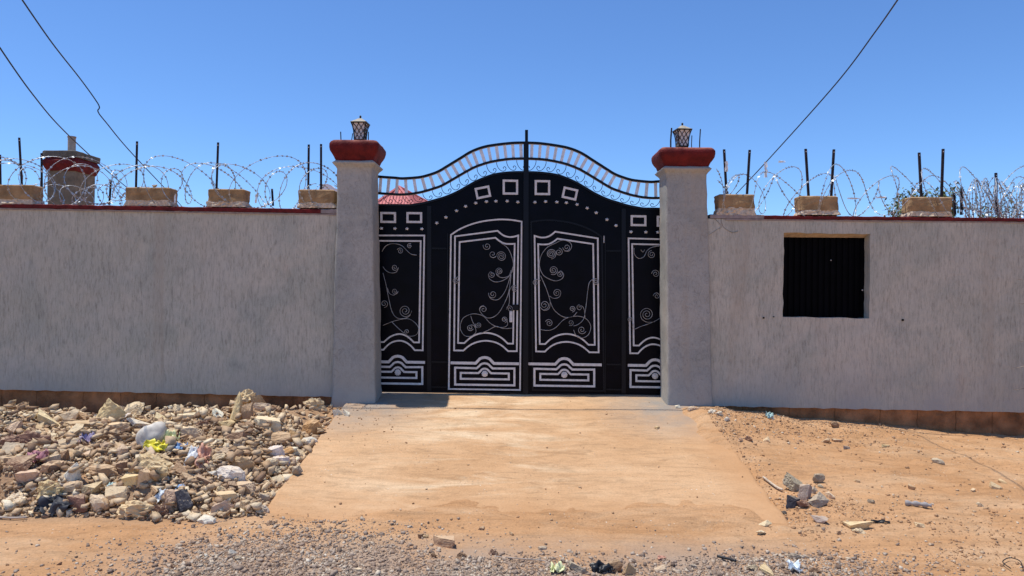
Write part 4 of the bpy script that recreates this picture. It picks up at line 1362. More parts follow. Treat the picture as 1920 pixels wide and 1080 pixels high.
# ------------------------------------------------------------------ stones
def rock_mesh(seed, kind='angular'):
    rr = random.Random(seed); bm = bmesh.new()
    if kind == 'angular':
        if rr.random() < .30:       # a broken block: cube corners knocked about
            P0 = [Vector((a, b, c)) * rr.uniform(.5, 1.05) + Vector((rr.uniform(-.4, .4), rr.uniform(-.4, .4), rr.uniform(-.4, .4))) for a in (-1, 1) for b in (-1, 1) for c in (-1, 1)]
        else:
            P0 = [Vector((rr.gauss(0, 1), rr.gauss(0, 1), rr.gauss(0, 1))).normalized() * rr.uniform(.75, 1.1) for _ in range(rr.randint(8, 12))]
    elif kind == 'slab':
        P0 = []
        n = rr.randint(4, 5); a0 = rr.uniform(0, 6)
        for k in range(n):
            a = a0 + 2 * PI * (k + rr.uniform(-.3, .3)) / n; r_ = rr.uniform(.55, 1.1)
            P0 += [Vector((r_ * math.cos(a), r_ * math.sin(a), rr.uniform(.5, .9))), Vector((r_ * math.cos(a) * rr.uniform(.7, 1.2), r_ * math.sin(a) * rr.uniform(.7, 1.2), -.9 + rr.uniform(0, .5)))]
    elif kind == 'peak':
        P0 = [Vector((math.cos(a) * rr.uniform(.85, 1.05), math.sin(a) * rr.uniform(.8, 1.0), -.8 + rr.uniform(0, .25))) for a in (0.2, 1.1, 2.2, 3.2, 4.0, 5.2)]
        P0 += [Vector((-.05, .1, 1.0)), Vector((.18, -.1, .86)), Vector((.6, .2, .1)), Vector((-.55, -.3, .0))]
    elif kind == 'round':
        P0 = [Vector((rr.gauss(0, 1), rr.gauss(0, 1), rr.gauss(0, 1))).normalized() * rr.uniform(.9, 1.0) for _ in range(26)]
    else:
        P0 = [Vector((rr.gauss(0, 1), rr.gauss(0, 1), rr.gauss(0, 1))).normalized() * rr.uniform(.6, 1.15) for _ in range(20)]
    for p in P0: bm.verts.new(p)
    bmesh.ops.convex_hull(bm, input=bm.verts)
    for v in [v for v in bm.verts if not v.link_faces]: bm.verts.remove(v)
    for _ in range(4):
        bmesh.ops.triangulate(bm, faces=bm.faces)
        el_ = [e for e in bm.edges if e.calc_length() > .2]
        if not el_: break
        bmesh.ops.subdivide_edges(bm, edges=el_, cuts=1)
    bmesh.ops.triangulate(bm, faces=bm.faces)
    off = Vector((seed * 3.1, 0, 0))
    amp = {'peak': .06, 'angular': .075, 'slab': .065, 'round': .06, 'clod': .2}[kind]
    for v in bm.verts:
        d = v.co.normalized()
        # chipped relief: ridged noise bites out of the faces
        k_ = 1.1 * mnoise.noise(v.co * 2.0 + off) + .8 * mnoise.noise(v.co * 5 + off) + .7 * mnoise.noise(v.co * 11 + off) - .6 * abs(mnoise.noise(v.co * 3.3 + off))
        v.co += d * amp * k_
    xs_ = [v.co.x for v in bm.verts]; ys_ = [v.co.y for v in bm.verts]; zs_ = [v.co.z for v in bm.verts]
    for v in bm.verts:
        v.co.x = (v.co.x - min(xs_)) / (max(xs_) - min(xs_)) - .5; v.co.y = (v.co.y - min(ys_)) / (max(ys_) - min(ys_)) - .5; v.co.z = (v.co.z - min(zs_)) / (max(zs_) - min(zs_)) - .5
    me = bpy.data.meshes.new(kind + '_stone'); bm.to_mesh(me); bm.free(); me.materials.append(M['stone'])
    return me


ROCK = {k: [rock_mesh(i * 7 + j * 31 + 3, k) for i in range(n)] for j, (k, n) in enumerate((('angular', 16), ('slab', 9), ('round', 6), ('clod', 7), ('peak', 3)))}
CLR = {'cream': (0.78, 0.58, 0.33), 'pale': (0.80, 0.65, 0.43), 'white': (0.85, 0.79, 0.66), 'tan': (0.58, 0.39, 0.23), 'ochre': (0.58, 0.35, 0.15), 'brown': (0.36, 0.22, 0.14),
       'reddish brown': (0.33, 0.19, 0.13), 'grey': (0.48, 0.40, 0.30), 'dark grey': (0.09, 0.09, 0.10), 'pinkish': (0.68, 0.49, 0.34)}
GRP_HEAP = 'stones of the rubble heap left of the driveway'
GRP_R = 'loose stones on the earth right of the driveway'
GRP_F = 'loose stones on the road in the foreground'
FOOT = []
PLACED = []


def put_stone(px_, py_, w, h, color, kind, label, grp, rz=None, tilt=.0, deep=.8, sink=.18, seed=None, rotY=0.0):
    rr = random.Random(int(px_ * 7 + py_ * 3) if seed is None else seed)
    foot = G(px_, py_ + h * .42)
    d = foot.y - CAMLOC.y; s = d / FPX
    W = w * s; Hh = h * s * (1.0 if deep > .5 else 1.0)
    Dp = max(W * deep * .7, Hh * .6)
    me = rr.choice(ROCK[kind])
    o = bpy.data.objects.new('stone', me); COL.objects.link(o)
    x, y = foot.x, foot.y + Dp * .42
    z = surf_z(x, y)
    z = min(z, foot.z + .04)
    o.scale = (W * 1.08, Dp, Hh * 1.12)
    o.location = (x, y, z + Hh * (.5 - sink))
    tl_ = .2 if (kind == 'slab' or rotY) else .45
    o.rotation_euler = (rr.uniform(-.1, tl_), rotY if rotY else rr.uniform(-tl_, tl_), rr.uniform(-.9, .9) if W < .2 else rr.uniform(-.35, .35))
    c = CLR[color]; j = rr.uniform(.88, 1.1)
    o.color = (min(1, c[0] * j), min(1, c[1] * j * rr.uniform(.95, 1.04)), min(1, c[2] * j * rr.uniform(.92, 1.06)), 1)
    tag(o, label, 'stone', grp)
    FOOT.append((x, y, W * .5)); PLACED.append((px_, py_))
    return o


HEAP = [
    (90, 791, 54, 36, 'pale', 'angular', 'large pale block with a flat face at the back left of the heap'),
    (127, 786, 34, 33, 'pale', 'angular', 'pale blocky stone leaning against the right side of the large flat-faced block'),
    (196, 776, 78, 54, 'cream', 'peak', 'pointed cream rock rising highest in the left part of the heap'),
    (234, 785, 32, 20, 'white', 'angular', 'whitish stone just right of the pointed cream rock'),
    (150, 806, 72, 18, 'tan', 'slab', 'long tan slab lying below the pointed rock on the left'),
    (205, 804, 60, 14, 'cream', 'slab', 'yellowish flat slab below the pointed cream rock'),
    (262, 792, 30, 18, 'ochre', 'angular', 'ochre stone right of the whitish stone at the back of the heap'),
    (300, 790, 30, 17, 'pale', 'angular', 'pale stone at the back of the heap above the white sack'),
    (306, 799, 42, 14, 'pale', 'slab', 'thin pale slab above the yellow bag'),
    (55, 828, 90, 42, 'reddish brown', 'clod', 'biggest crumbly red-brown earth clod at the left'),
    (20, 840, 60, 32, 'reddish brown', 'clod', 'crumbly red-brown clod at the left edge of the photo'),
    (212, 822, 58, 24, 'brown', 'clod', 'dark brown ragged rock left of the white sack'),
    (122, 836, 40, 20, 'grey', 'angular', 'grey wedge stone left of the purple scrap'),
    (150, 844, 24, 14, 'pinkish', 'angular', 'small pinkish stone under the purple scrap'),
    (278, 880, 70, 46, 'cream', 'clod', 'big rough cream boulder in front of the white sack'),
    (96, 866, 32, 26, 'pale', 'slab', 'pale tilted slab right of the pink cloth'),
    (116, 856, 24, 36, 'brown', 'angular', 'brown upright stone behind the white plaster lump'),
    (94, 880, 40, 20, 'tan', 'slab', 'tan slab in front of the pink cloth'),
    (130, 892, 38, 40, 'white', 'peak', 'chunky white plaster lump in the left half of the heap'),
    (183, 893, 58, 24, 'tan', 'round', 'long smooth tan stone right of the white plaster lump'),
    (222, 846, 28, 24, 'pinkish', 'angular', 'pinkish stone between the dark ragged rock and the boulder'),
    (224, 880, 30, 24, 'brown', 'slab', 'brown slab tilted against the left of the big cream boulder'),
    (266, 902, 26, 32, 'cream', 'slab', 'cream slab standing on edge under the big boulder'),
    (246, 910, 40, 24, 'cream', 'slab', 'curved cream slab below the big boulder on its left'),
    (290, 926, 40, 22, 'tan', 'angular', 'tan stone above the light blue scrap near the front'),
    (178, 949, 44, 34, 'pale', 'round', 'rounded pale yellow stone at the front, right of the red-brown rock'),
    (145, 948, 32, 38, 'reddish brown', 'angular', 'red-brown rock at the front, right of the black rubber'),
    (258, 960, 82, 34, 'cream', 'clod', 'wide rough cream rock at the front edge of the heap'),
    (297, 962, 34, 26, 'brown', 'clod', 'brown crumbly end rock at the front, left of the dark grey slab'),
    (340, 946, 52, 46, 'dark grey', 'slab', 'dark grey concrete slab standing on edge at the front'),
    (316, 945, 30, 44, 'pinkish', 'angular', 'pinkish rock in contact with the left of the dark grey slab'),
    (82, 930, 58, 34, 'cream', 'clod', 'rough cream lump behind the black rubber'),
    (22, 946, 46, 26, 'pale', 'clod', 'pale crumbly lump at the front left corner'),
    (50, 900, 40, 22, 'pinkish', 'angular', 'pinkish stone in the far left middle of the heap'),
    (30, 880, 54, 24, 'reddish brown', 'angular', 'red-brown stone near the left edge below the pink cloth'),
    (12, 868, 30, 20, 'tan', 'slab', 'tan slab at the left edge above the red-brown stones'),
    (172, 922, 38, 34, 'cream', 'angular', 'cream stone between the smooth tan stone and the rounded pale one'),
    (212, 935, 42, 28, 'pale', 'angular', 'pale stone in front of the teal scrap'),
    (134, 920, 34, 18, 'pinkish', 'angular', 'pinkish stone in front of the white plaster lump'),
    (334, 885, 34, 24, 'tan', 'angular', 'tan stone right of the big cream boulder'),
    (330, 868, 32, 12, 'cream', 'slab', 'flat cream slab below the blue scrap'),
    (345, 784, 46, 24, 'pale', 'angular', 'pale stone at the back of the heap left of the upright rock, wide'),
    (380, 799, 30, 20, 'reddish brown', 'clod', 'red-brown clod left of the upright rock'),
    (406, 780, 28, 18, 'white', 'round', 'small rounded white stone left of the upright rock'),
    (356, 816, 42, 26, 'pale', 'angular', 'pale stone right of the yellow bag and above the blue scrap'),
    (420, 800, 32, 18, 'cream', 'angular', 'cream stone in front of the small rounded white stone'),
    (441, 772, 26, 52, 'cream', 'peak', 'tall cream slab standing upright against the wall'),
    (461, 753, 42, 44, 'cream', 'clod', 'cream rock balanced on the tall upright slab, highest of the heap'),
    (484, 749, 20, 18, 'tan', 'angular', 'small tan rock touching the right side of the highest rock'),
    (462, 778, 20, 30, 'tan', 'angular', 'tan stone wedged right of the tall upright slab'),
    (490, 766, 32, 18, 'pale', 'angular', 'pale stone right of the tall upright slab'),
    (514, 765, 30, 12, 'brown', 'clod', 'low brown clod right of the pale stone by the wall'),
    (586, 758, 50, 26, 'cream', 'clod', 'rough cream rock by the wall next to the left gate pillar'),
    (497, 797, 58, 26, 'pale', 'slab', 'wide flat pale yellow stone below the tall upright slab'),
    (584, 804, 38, 36, 'ochre', 'round', 'round orange-brown stone near the driveway'),
    (520, 826, 46, 22, 'tan', 'round', 'flattened tan stone left of the orange-tan one'),
    (550, 823, 26, 26, 'ochre', 'angular', 'orange-tan stone left of the round orange-brown stone'),
    (575, 831, 36, 20, 'white', 'round', 'white stone close to the driveway edge'),
    (537, 849, 32, 15, 'ochre', 'round', 'small flat ochre stone right of the white plaster block'),
    (512, 850, 36, 26, 'white', 'slab', 'bright white plaster block in the right half of the heap'),
    (522, 866, 38, 18, 'white', 'slab', 'second white plaster piece right in front of the bright block'),
    (450, 873, 44, 34, 'tan', 'round', 'round tan stone left of the bright white plaster'),
    (430, 893, 54, 32, 'white', 'round', 'whitish rounded stone below the round tan one'),
    (420, 850, 30, 18, 'pinkish', 'angular', 'pinkish stone above the round tan stone'),
    (446, 838, 22, 14, 'pale', 'angular', 'pale stone in the middle of the heap right of centre'),
    (478, 888, 20, 24, 'pinkish', 'angular', 'pinkish stone right of the round tan stone'),
    (512, 888, 30, 22, 'grey', 'clod', 'grey clod in front of the white plaster pieces'),
    (553, 884, 24, 17, 'grey', 'angular', 'greenish grey stone beside the driveway edge'),
    (546, 866, 22, 18, 'pinkish', 'round', 'rounded pinkish stone by the driveway edge, right of the second plaster piece'),
    (558, 852, 30, 14, 'pale', 'angular', 'pale stone right of the small flat ochre one'),
    (412, 955, 44, 26, 'pinkish', 'angular', 'pinkish stone at the front right of the dark grey slab'),
    (420, 938, 40, 20, 'cream', 'slab', 'cream flat stone behind the pinkish front stone'),
    (456, 953, 16, 30, 'cream', 'slab', 'narrow cream sliver standing at the front right'),
    (492, 934, 24, 20, 'grey', 'angular', 'grey stone at the lower right corner of the heap'),
    (475, 926, 26, 16, 'pale', 'angular', 'pale stone left of the grey corner stone'),
    (494, 955, 20, 14, 'white', 'clod', 'white crumbly stone at the lower tip of the heap near the driveway'),
    (384, 976, 40, 15, 'white', 'round', 'smooth white stone lying on the front edge of the heap'),
    (412, 922, 17, 15, 'cream', 'round', 'small round cream stone behind the cream flat stone'),
    (352, 898, 30, 20, 'tan', 'angular', 'tan stone below the orange plastic'),
    (382, 900, 34, 18, 'brown', 'angular', 'brown stone left of the whitish rounded stone'),
    (455, 915, 40, 22, 'pinkish', 'angular', 'broad pinkish stone in front of the whitish rounded one'),
    (632, 773, 15, 13, 'white', 'angular', 'small white stone under the foot of the left gate pillar'),
    (650, 776, 16, 10, 'white', 'angular', 'small white stone beside the driveway top corner'),
    (604, 784, 14, 9, 'pale', 'angular', 'small pale stone in the soil above the orange-brown stone'),
]
for (a_, b_, w_, h_, c_, k_, l_) in HEAP:
    if c_ == 'dark grey': put_stone(a_, b_, w_, h_, c_, k_, l_, GRP_HEAP, deep=.3, rotY=-.5)
    elif 'upright' in l_ and 'tall' in l_ and 'standing' in l_: put_stone(a_, b_, w_, h_, c_, k_, l_, GRP_HEAP, deep=.8, sink=.08, rotY=.08)
    elif 'balanced' in l_:
        o = put_stone(a_, b_, w_, h_, c_, k_, l_, GRP_HEAP, deep=.7)
        q = P(a_, b_, -.78); o.location = q
    elif 'highest rock' in l_:
        o = put_stone(a_, b_, w_, h_, c_, k_, l_, GRP_HEAP, deep=.9); q = P(a_, b_ + 2, -.80); o.location = q
    else: put_stone(a_, b_, w_, h_, c_, k_, l_, GRP_HEAP)

RIGHT = [
    (1495, 910, 46, 26, 'grey', 'angular', 'largest grey concrete chunk beside the lower right driveway edge'),
    (1513, 925, 22, 34, 'grey', 'slab', 'grey slab leaning on the largest concrete chunk'),
    (1538, 941, 38, 26, 'grey', 'angular', 'grey-brown chunk right of the leaning slab'),
    (1488, 943, 26, 24, 'dark grey', 'slab', 'dark slate-like slab below the largest concrete chunk'),
    (1527, 920, 16, 14, 'grey', 'angular', 'small grey stone behind the leaning slab'),
    (1509, 948, 24, 16, 'brown', 'clod', 'brown lump at the foot of the concrete chunks'),
    (1537, 898, 22, 20, 'grey', 'round', 'smooth grey stone standing behind the concrete chunks'),
    (1540, 912, 12, 7, 'grey', 'round', 'little grey stone under the smooth one'),
    (1558, 930, 18, 12, 'pale', 'angular', 'pale small stone right of the concrete chunks'),
    (1540, 975, 32, 15, 'grey', 'angular', 'grey stone below the concrete chunks, left of the cream rock'),
    (1613, 983, 50, 24, 'cream', 'angular', 'cream rock lying alone below and right of the concrete chunks'),
    (1613, 997, 26, 9, 'pale', 'clod', 'pale crumbs at the front foot of the lone cream rock'),
    (1573, 999, 12, 8, 'tan', 'angular', 'small tan stone left of the lone cream rock, in front'),
    (1762, 866, 22, 10, 'grey', 'round', 'flat grey stone in the middle of the right earth'),
    (1868, 913, 18, 11, 'cream', 'angular', 'cream pebble near the right edge, larger of a pair'),
    (1882, 904, 14, 6, 'cream', 'angular', 'flat cream pebble near the right edge, smaller of a pair'),
    (1727, 986, 20, 9, 'cream', 'angular', 'cream stone in front of the rolled grey cloth'),
    (1567, 797, 18, 13, 'brown', 'round', 'round brownish stone in the wall shadow below the window'),
    (1635, 941, 13, 9, 'grey', 'angular', 'small grey stone halfway between concrete chunks and rolled cloth'),
    (1710, 915, 14, 9, 'tan', 'angular', 'tan stone above the rolled grey cloth'),
    (1572, 825, 18, 9, 'pinkish', 'angular', 'pinkish stone in the upper earth below the window'),
    (1590, 840, 18, 6, 'grey', 'slab', 'thin grey flake below the pinkish stone'),
    (1662, 837, 20, 5, 'cream', 'slab', 'thin cream flake below the window right side'),
    (1438, 825, 14, 9, 'pale', 'angular', 'pale stone in the gravelly patch right of the driveway'),
    (1405, 823, 16, 11, 'brown', 'clod', 'brown clod at the upper right edge of the driveway'),
    (1389, 825, 12, 9, 'pinkish', 'clod', 'pinkish clod touching the upper right edge of the driveway'),
    (1838, 947, 14, 8, 'pale', 'angular', 'pale stone right of the rolled grey cloth'),
    (1827, 920, 14, 5, 'cream', 'slab', 'cream flake left of the pair of cream pebbles'),
    (1608, 902, 11, 6, 'cream', 'angular', 'small cream stone right of the smooth grey stone'),
    (1550, 828, 18, 8, 'tan', 'round', 'tan half-buried stone left of the pinkish stone below the window'),
    (1900, 812, 16, 10, 'grey', 'angular', 'grey stone at the wall foot by the right edge'),
    (1892, 808, 8, 6, 'white', 'angular', 'tiny white stone at the wall foot by the right edge'),
    (1300, 766, 22, 8, 'pale', 'clod', 'pale lump at the foot of the right gate pillar'),
    (1271, 763, 12, 7, 'white', 'angular', 'white bit at the corner of the right gate pillar'),
    (1334, 772, 18, 8, 'white', 'clod', 'white mortar lump below the right wall, leftmost of three'),
    (1352, 776, 20, 9, 'white', 'clod', 'white mortar lump below the right wall, middle of three'),
    (1364, 786, 14, 8, 'white', 'clod', 'white mortar lump below the right wall, lowest of three'),
    (1447, 783, 14, 6, 'white', 'clod', 'small white lump in the wall shadow left of the window'),
    (1233, 802, 11, 5, 'cream', 'slab', 'lone cream flake on the driveway near the right pillar'),
    (1437, 984, 24, 9, 'pale', 'angular', 'pale stone below the lower right corner of the driveway'),
    (1430, 1000, 26, 8, 'pale', 'clod', 'low pale crumbs in front of the lower right driveway corner'),
    (1470, 962, 12, 7, 'dark grey', 'clod', 'blackish bit at the driveway edge under the dark slab'),
]
for (a_, b_, w_, h_, c_, k_, l_) in RIGHT: put_stone(a_, b_, w_, h_, c_, k_, l_, GRP_R)
FRONT = [
    (837, 1019, 48, 20, 'tan', 'slab', 'flat tan stone lying alone on the road below the driveway'),
    (789, 1006, 12, 9, 'brown', 'angular', 'small dark brown stone left of the flat tan stone'),
    (798, 1006, 10, 8, 'tan', 'angular', 'small tan stone between the brown one and the flat tan stone'),
    (811, 1042, 18, 9, 'brown', 'clod', 'brown lumps in front of the flat tan stone, left'),
    (866, 1043, 22, 10, 'brown', 'clod', 'brown lumps in front of the flat tan stone, right'),
    (926, 1037, 20, 11, 'reddish brown', 'clod', 'red-brown clod on the road left of the gravel middle'),
    (905, 991, 14, 7, 'tan', 'angular', 'tan stone at the lower driveway edge, centre left'),
    (959, 1001, 10, 7, 'cream', 'angular', 'cream pebble at the lower driveway edge, centre'),
    (1086, 1066, 40, 22, 'grey', 'angular', 'grey-brown stone left of the black plastic at the bottom'),
    (1153, 1064, 32, 24, 'brown', 'round', 'brown stone right of the black plastic at the bottom'),
    (1181, 1069, 24, 22, 'tan', 'angular', 'tan stone at the bottom edge right of the brown one'),
    (1018, 1028, 16, 8, 'grey', 'angular', 'grey stone above the lime crumple on the gravel'),
    (1240, 1068, 22, 12, 'pinkish', 'angular', 'pinkish stone at the bottom, right of the tan one'),
    (1300, 1062, 16, 10, 'grey', 'angular', 'grey stone at the bottom left of the dark stick'),
    (1492, 1044, 24, 14, 'grey', 'round', 'rounded grey stone in the lower right gravel'),
    (1442, 1073, 30, 14, 'cream', 'angular', 'cream stone at the bottom edge in the lower right gravel'),
    (1412, 1066, 20, 12, 'grey', 'clod', 'grey clod at the bottom edge left of the cream stone'),
    (1530, 1070, 22, 12, 'brown', 'clod', 'brown clod at the bottom edge right of the blue-white scrap'),
    (323, 1062, 14, 9, 'brown', 'clod', 'dark brown pebble on the road at the lower left, nearest the gravel'),
    (346, 1022, 9, 6, 'brown', 'angular', 'small brown pebble on the open road in front of the heap'),
    (303, 1023, 8, 6, 'pale', 'angular', 'small pale pebble on the open road in front of the heap'),
    (385, 1042, 14, 7, 'white', 'angular', 'white pebble at the left start of the gravel patch'),
    (445, 1047, 14, 10, 'grey', 'angular', 'grey pebble in the left part of the gravel patch'),
    (434, 1037, 14, 9, 'white', 'angular', 'white pebble above the grey one in the gravel patch'),
    (503, 982, 20, 7, 'brown', 'clod', 'brown clod at the lower left corner of the driveway'),
    (607, 994, 12, 6, 'brown', 'clod', 'small brown clod at the driveway bottom, top of the gravel patch'),
    (632, 1070, 20, 9, 'brown', 'angular', 'brown stone at the bottom in the gravel patch'),
    (672, 1070, 20, 6, 'pale', 'slab', 'pale flat stone at the bottom in the gravel patch'),
    (110, 1058, 10, 5, 'brown', 'angular', 'brown pebble on the open road at the far lower left'),
    (188, 1069, 8, 6, 'brown', 'angular', 'brown pebble at the bottom edge of the open road, left'),
]
for (a_, b_, w_, h_, c_, k_, l_) in FRONT: put_stone(a_, b_, w_, h_, c_, k_, l_, GRP_F)

# pebble on block two
q = P(290, 349, -.25); o = bpy.data.objects.new('stone', ROCK['angular'][2]); COL.objects.link(o); o.location = q; o.scale = (.06, .06, .04); o.color = (.5, .38, .26, 1)
tag(o, 'small pebble lying on top of the second stone block of the left wall', 'stone')

# more heap stones: size, colour and neighbourhood decide the label
LM = [((267, 828), 'the white sack'), ((290, 840), 'the yellow bag'), ((330, 846), 'the blue scrap'), ((97, 957), 'the black rubber'), ((340, 946), 'the dark grey slab'),
      ((443, 770), 'the tall upright slab'), ((512, 850), 'the bright white plaster block'), ((584, 804), 'the round orange-brown stone'), ((278, 880), 'the big cream boulder'),
      ((196, 776), 'the pointed cream rock'), ((55, 828), 'the biggest red-brown clod'), ((376, 870), 'the orange plastic'), ((430, 893), 'the whitish rounded stone'),
      ((178, 949), 'the rounded pale yellow stone'), ((130, 892), 'the white plaster lump'), ((64, 868), 'the pink cloth'), ((586, 758), 'the rough rock by the gate pillar'),
      ((384, 976), 'the smooth white front stone'), ((97, 791), 'the large flat-faced block'), ((160, 829), 'the purple scrap'), ((492, 934), 'the grey corner stone'), ((258, 960), 'the wide rough front rock')]


def where(px_, py_, used=None):
    best = min(LM, key=lambda l: (l[0][0] - px_) ** 2 + ((l[0][1] - py_) * 1.6) ** 2)
    dx = px_ - best[0][0]; dy = py_ - best[0][1]
    if abs(dx) > abs(dy) * 1.6: rel = ('just ' if abs(dx) < 40 else 'further ') + ('left of ' if dx < 0 else 'right of ')
    else: rel = ('directly ' if abs(dy) < 25 else 'some way ') + ('behind ' if dy < 0 else 'in front of ')
    return rel + best[1]


rr = random.Random(99)
KW = {'angular': 'angular', 'slab': 'flat', 'round': 'rounded', 'clod': 'crumbly'}
cnt = 0; tries = 0
LABS = set()
while cnt < 205 and tries < 20000:
    tries += 1
    y = -rr.uniform(.55, 3.28); x = rr.uniform(-5.6 - (y + 0) * .0, edge_l(-y) - .06)
    W = .055 + rr.expovariate(1 / .055)
    if W > .26: continue
    # the soil shelf beside the pillar is nearly bare
    if x > -2.75 and y > -1.25 and rr.random() < .93: continue
    if any((x - fx) ** 2 + (y - fy) ** 2 * 1.3 < (fr_ * .9 + W * .22) ** 2 for fx, fy, fr_ in FOOT): continue
    kind = rr.choice(['angular'] * 5 + ['slab'] * 2 + ['round'] + ['clod'] * 2)
    if x < -4.4 and -1.9 < y < -.9: color = rr.choice(['reddish brown', 'brown', 'pinkish', 'cream'])
    else: color = rr.choice(['cream', 'cream', 'pale', 'pale', 'tan', 'pinkish', 'pinkish', 'grey', 'grey', 'brown', 'white', 'tan'])
    Hh = W * rr.uniform(.4, .75) * (.6 if kind == 'slab' else 1)
    z = surf_z(x, y)
    px_, py_ = to_px((x, y, z + Hh * .3))
    sz = 'small' if W < .085 else ('medium' if W < .14 else 'large')
    lb = '%s %s %s stone %s' % (sz, color, KW[kind], where(px_, py_))
    if lb in LABS: continue
    LABS.add(lb)
    o = bpy.data.objects.new('stone', rr.choice(ROCK[kind])); COL.objects.link(o)
    o.scale = (W, W * rr.uniform(.6, .95), Hh); o.location = (x, y, z + Hh * rr.uniform(.25, .6))
    o.rotation_euler = (rr.gauss(.1, .4), rr.gauss(0, .4), rr.uniform(0, 6.28))
    c = CLR[color]; j = rr.uniform(.85, 1.1); o.color = (min(1, c[0] * j), min(1, c[1] * j), min(1, c[2] * j), 1)
    tag(o, lb, 'stone', GRP_HEAP)
    FOOT.append((x, y, W * .42)); cnt += 1


# gravel and crumbs: real little stones, nobody could count them
ICO_V = None
def ico():
    bm = bmesh.new(); bmesh.ops.create_icosphere(bm, subdivisions=1, radius=.5)
    v = np.array([tuple(x.co) for x in bm.verts]); f = np.array([[q_.index for q_ in x.verts] for x in bm.faces]); bm.free(); return v, f
ICO_V = np.array([(a1, b1, c1) for a1 in (-.5, .5) for b1 in (-.5, .5) for c1 in (-.5, .5)])
ICO_F = np.array([(0, 1, 3), (0, 3, 2), (4, 6, 7), (4, 7, 5), (0, 4, 5), (0, 5, 1), (2, 3, 7), (2, 7, 6), (0, 2, 6), (0, 6, 4), (1, 5, 7), (1, 7, 3)])


def scatter(name, label, pts, sizes, mat, flat=(.45, .8), lift=.2, stack=0.0):
    n = len(pts); V = ICO_V[None] * (1 + RNG.uniform(-.75, .1, (n, len(ICO_V), 3)))
    sx = sizes[:, None] * RNG.uniform(.8, 1.3, (n, 1)); sy = sizes[:, None] * RNG.uniform(.6, 1.0, (n, 1)); sz = sizes[:, None] * RNG.uniform(*flat, (n, 1))
    x = V[..., 0] * sx; y = V[..., 1] * sy; z = V[..., 2] * sz
    tx = RNG.normal(0, .55, (n, 1)); z2 = z * np.cos(tx) + x * np.sin(tx); x2 = x * np.cos(tx) - z * np.sin(tx)
    a = RNG.uniform(0, 6.28, (n, 1)); X_ = x2 * np.cos(a) - y * np.sin(a) + pts[:, :1]; Y_ = x2 * np.sin(a) + y * np.cos(a) + pts[:, 1:2]
    gz = ground_z(pts[:, 0], pts[:, 1]); t_ = -pts[:, 1]
    on = (pts[:, 0] > edge_l(t_)) & (pts[:, 0] < edge_r(t_)) & (t_ > 0) & (t_ < 3.6)
    gz = np.where(on, np.maximum(gz, slab_z(pts[:, 0], pts[:, 1])), gz)
    Z_ = z2 + (gz + sizes * lift * (1 + stack * RNG.random(n) ** 2))[:, None]
    co = np.stack([X_, Y_, Z_], -1).reshape(-1, 3)
    F = (ICO_F[None] + (np.arange(n) * len(ICO_V))[:, None, None]).reshape(-1, 3)
    me = bpy.data.meshes.new(name); me.vertices.add(len(co)); me.vertices.foreach_set('co', co.ravel())
    me.loops.add(F.size); me.loops.foreach_set('vertex_index', F.ravel().astype(np.int32))
    me.polygons.add(len(F)); me.polygons.foreach_set('loop_start', np.arange(0, F.size, 3, dtype=np.int32)); me.update(calc_edges=True)
    me.materials.append(mat)
    o = bpy.data.objects.new(name, me); COL.objects.link(o); tag(o, label, None, None, 'stuff'); o['category'] = 'gravel'
    return o


ST_HEAP = [(0, (.16, .10, .07)), (.12, (.34, .22, .14)), (.35, (.60, .42, .25)), (.55, (.52, .39, .26)), (.78, (.76, .58, .36)), (1, (.85, .73, .52))]
ST_GREY = [(0, (.16, .11, .08)), (.3, (.34, .26, .20)), (.6, (.44, .35, .27)), (.85, (.55, .44, .32)), (1, (.72, .62, .48))]
ST_EARTH = [(0, (.34, .19, .10)), (.4, (.46, .27, .15)), (.75, (.55, .36, .20)), (1, (.75, .64, .48))]
mh = mat_gravel('heap_crumbs', ST_HEAP, (.44, .29, .17)); mg = mat_gravel('road_gravel', ST_GREY, (.38, .26, .18)); me_ = mat_gravel('earth_pebbles', ST_EARTH, (.45, .27, .15))


def samp(n, x0, x1, y0, y1, fn):
    out = np.zeros((0, 2))
    while len(out) < n:
        p = np.stack([RNG.uniform(x0, x1, n * 3), RNG.uniform(y0, y1, n * 3)], -1)
        out = np.concatenate([out, p[RNG.random(len(p)) < fn(p[:, 0], p[:, 1])]])
    return out[:n]


def heap_d(x, y):
    d = (x < edge_l(-y) + .02 * 0 - .01) & (-y < 3.36 + .15 * vnoise(x, x * 0, 2.0))
    bare = (x > -2.75) & (y > -1.25)
    return np.where(d, np.where(bare, .10, 1.0), 0.0)


p = samp(30000, -6.2, -1.5, -3.5, -.42, heap_d)
scatter('rubble_gravel', 'broken stone crumbs and gravel filling the rubble heap between its larger stones', p, np.clip(.010 + RNG.exponential(.014, len(p)), .01, .075), mh)
p = samp(6500, -6.2, -1.5, -3.5, -.42, heap_d)
scatter('rubble_chips', 'coarser stone chips lying loose over the rubble heap', p, np.clip(.035 + RNG.exponential(.020, len(p)), .035, .10), mh, (.2, .75), .25, 3.0)


def road_d(x, y):
    t = -y; n = vnoise(x, y, 1.6) + .5 * vnoise(x, y, 5.0)
    a = np.exp(-((x + 1.15) / .85) ** 2 - ((t - 4.25) / .55) ** 2) * 1.5
    b = sstep(3.8, 4.25, t) * sstep(-.9, -.2, x) * (1 - sstep(1.3, 2.1, x)) * .7
    c = np.exp(-((x - 1.9) / .6) ** 2 - ((t - 4.1) / .25) ** 2) * .6
    s = sstep(3.2, 4.6, t) * .012
    return np.clip((a + b + c) * (.75 + 1.2 * n) + s, 0, 1)


p = samp(36000, -4.6, 4.6, -4.9, -3.35, road_d)
scatter('road_gravel', 'grey gravel spread over the orange road in the foreground', p, np.clip(.005 + RNG.exponential(.0062, len(p)), .005, .04), mg, lift=.12)


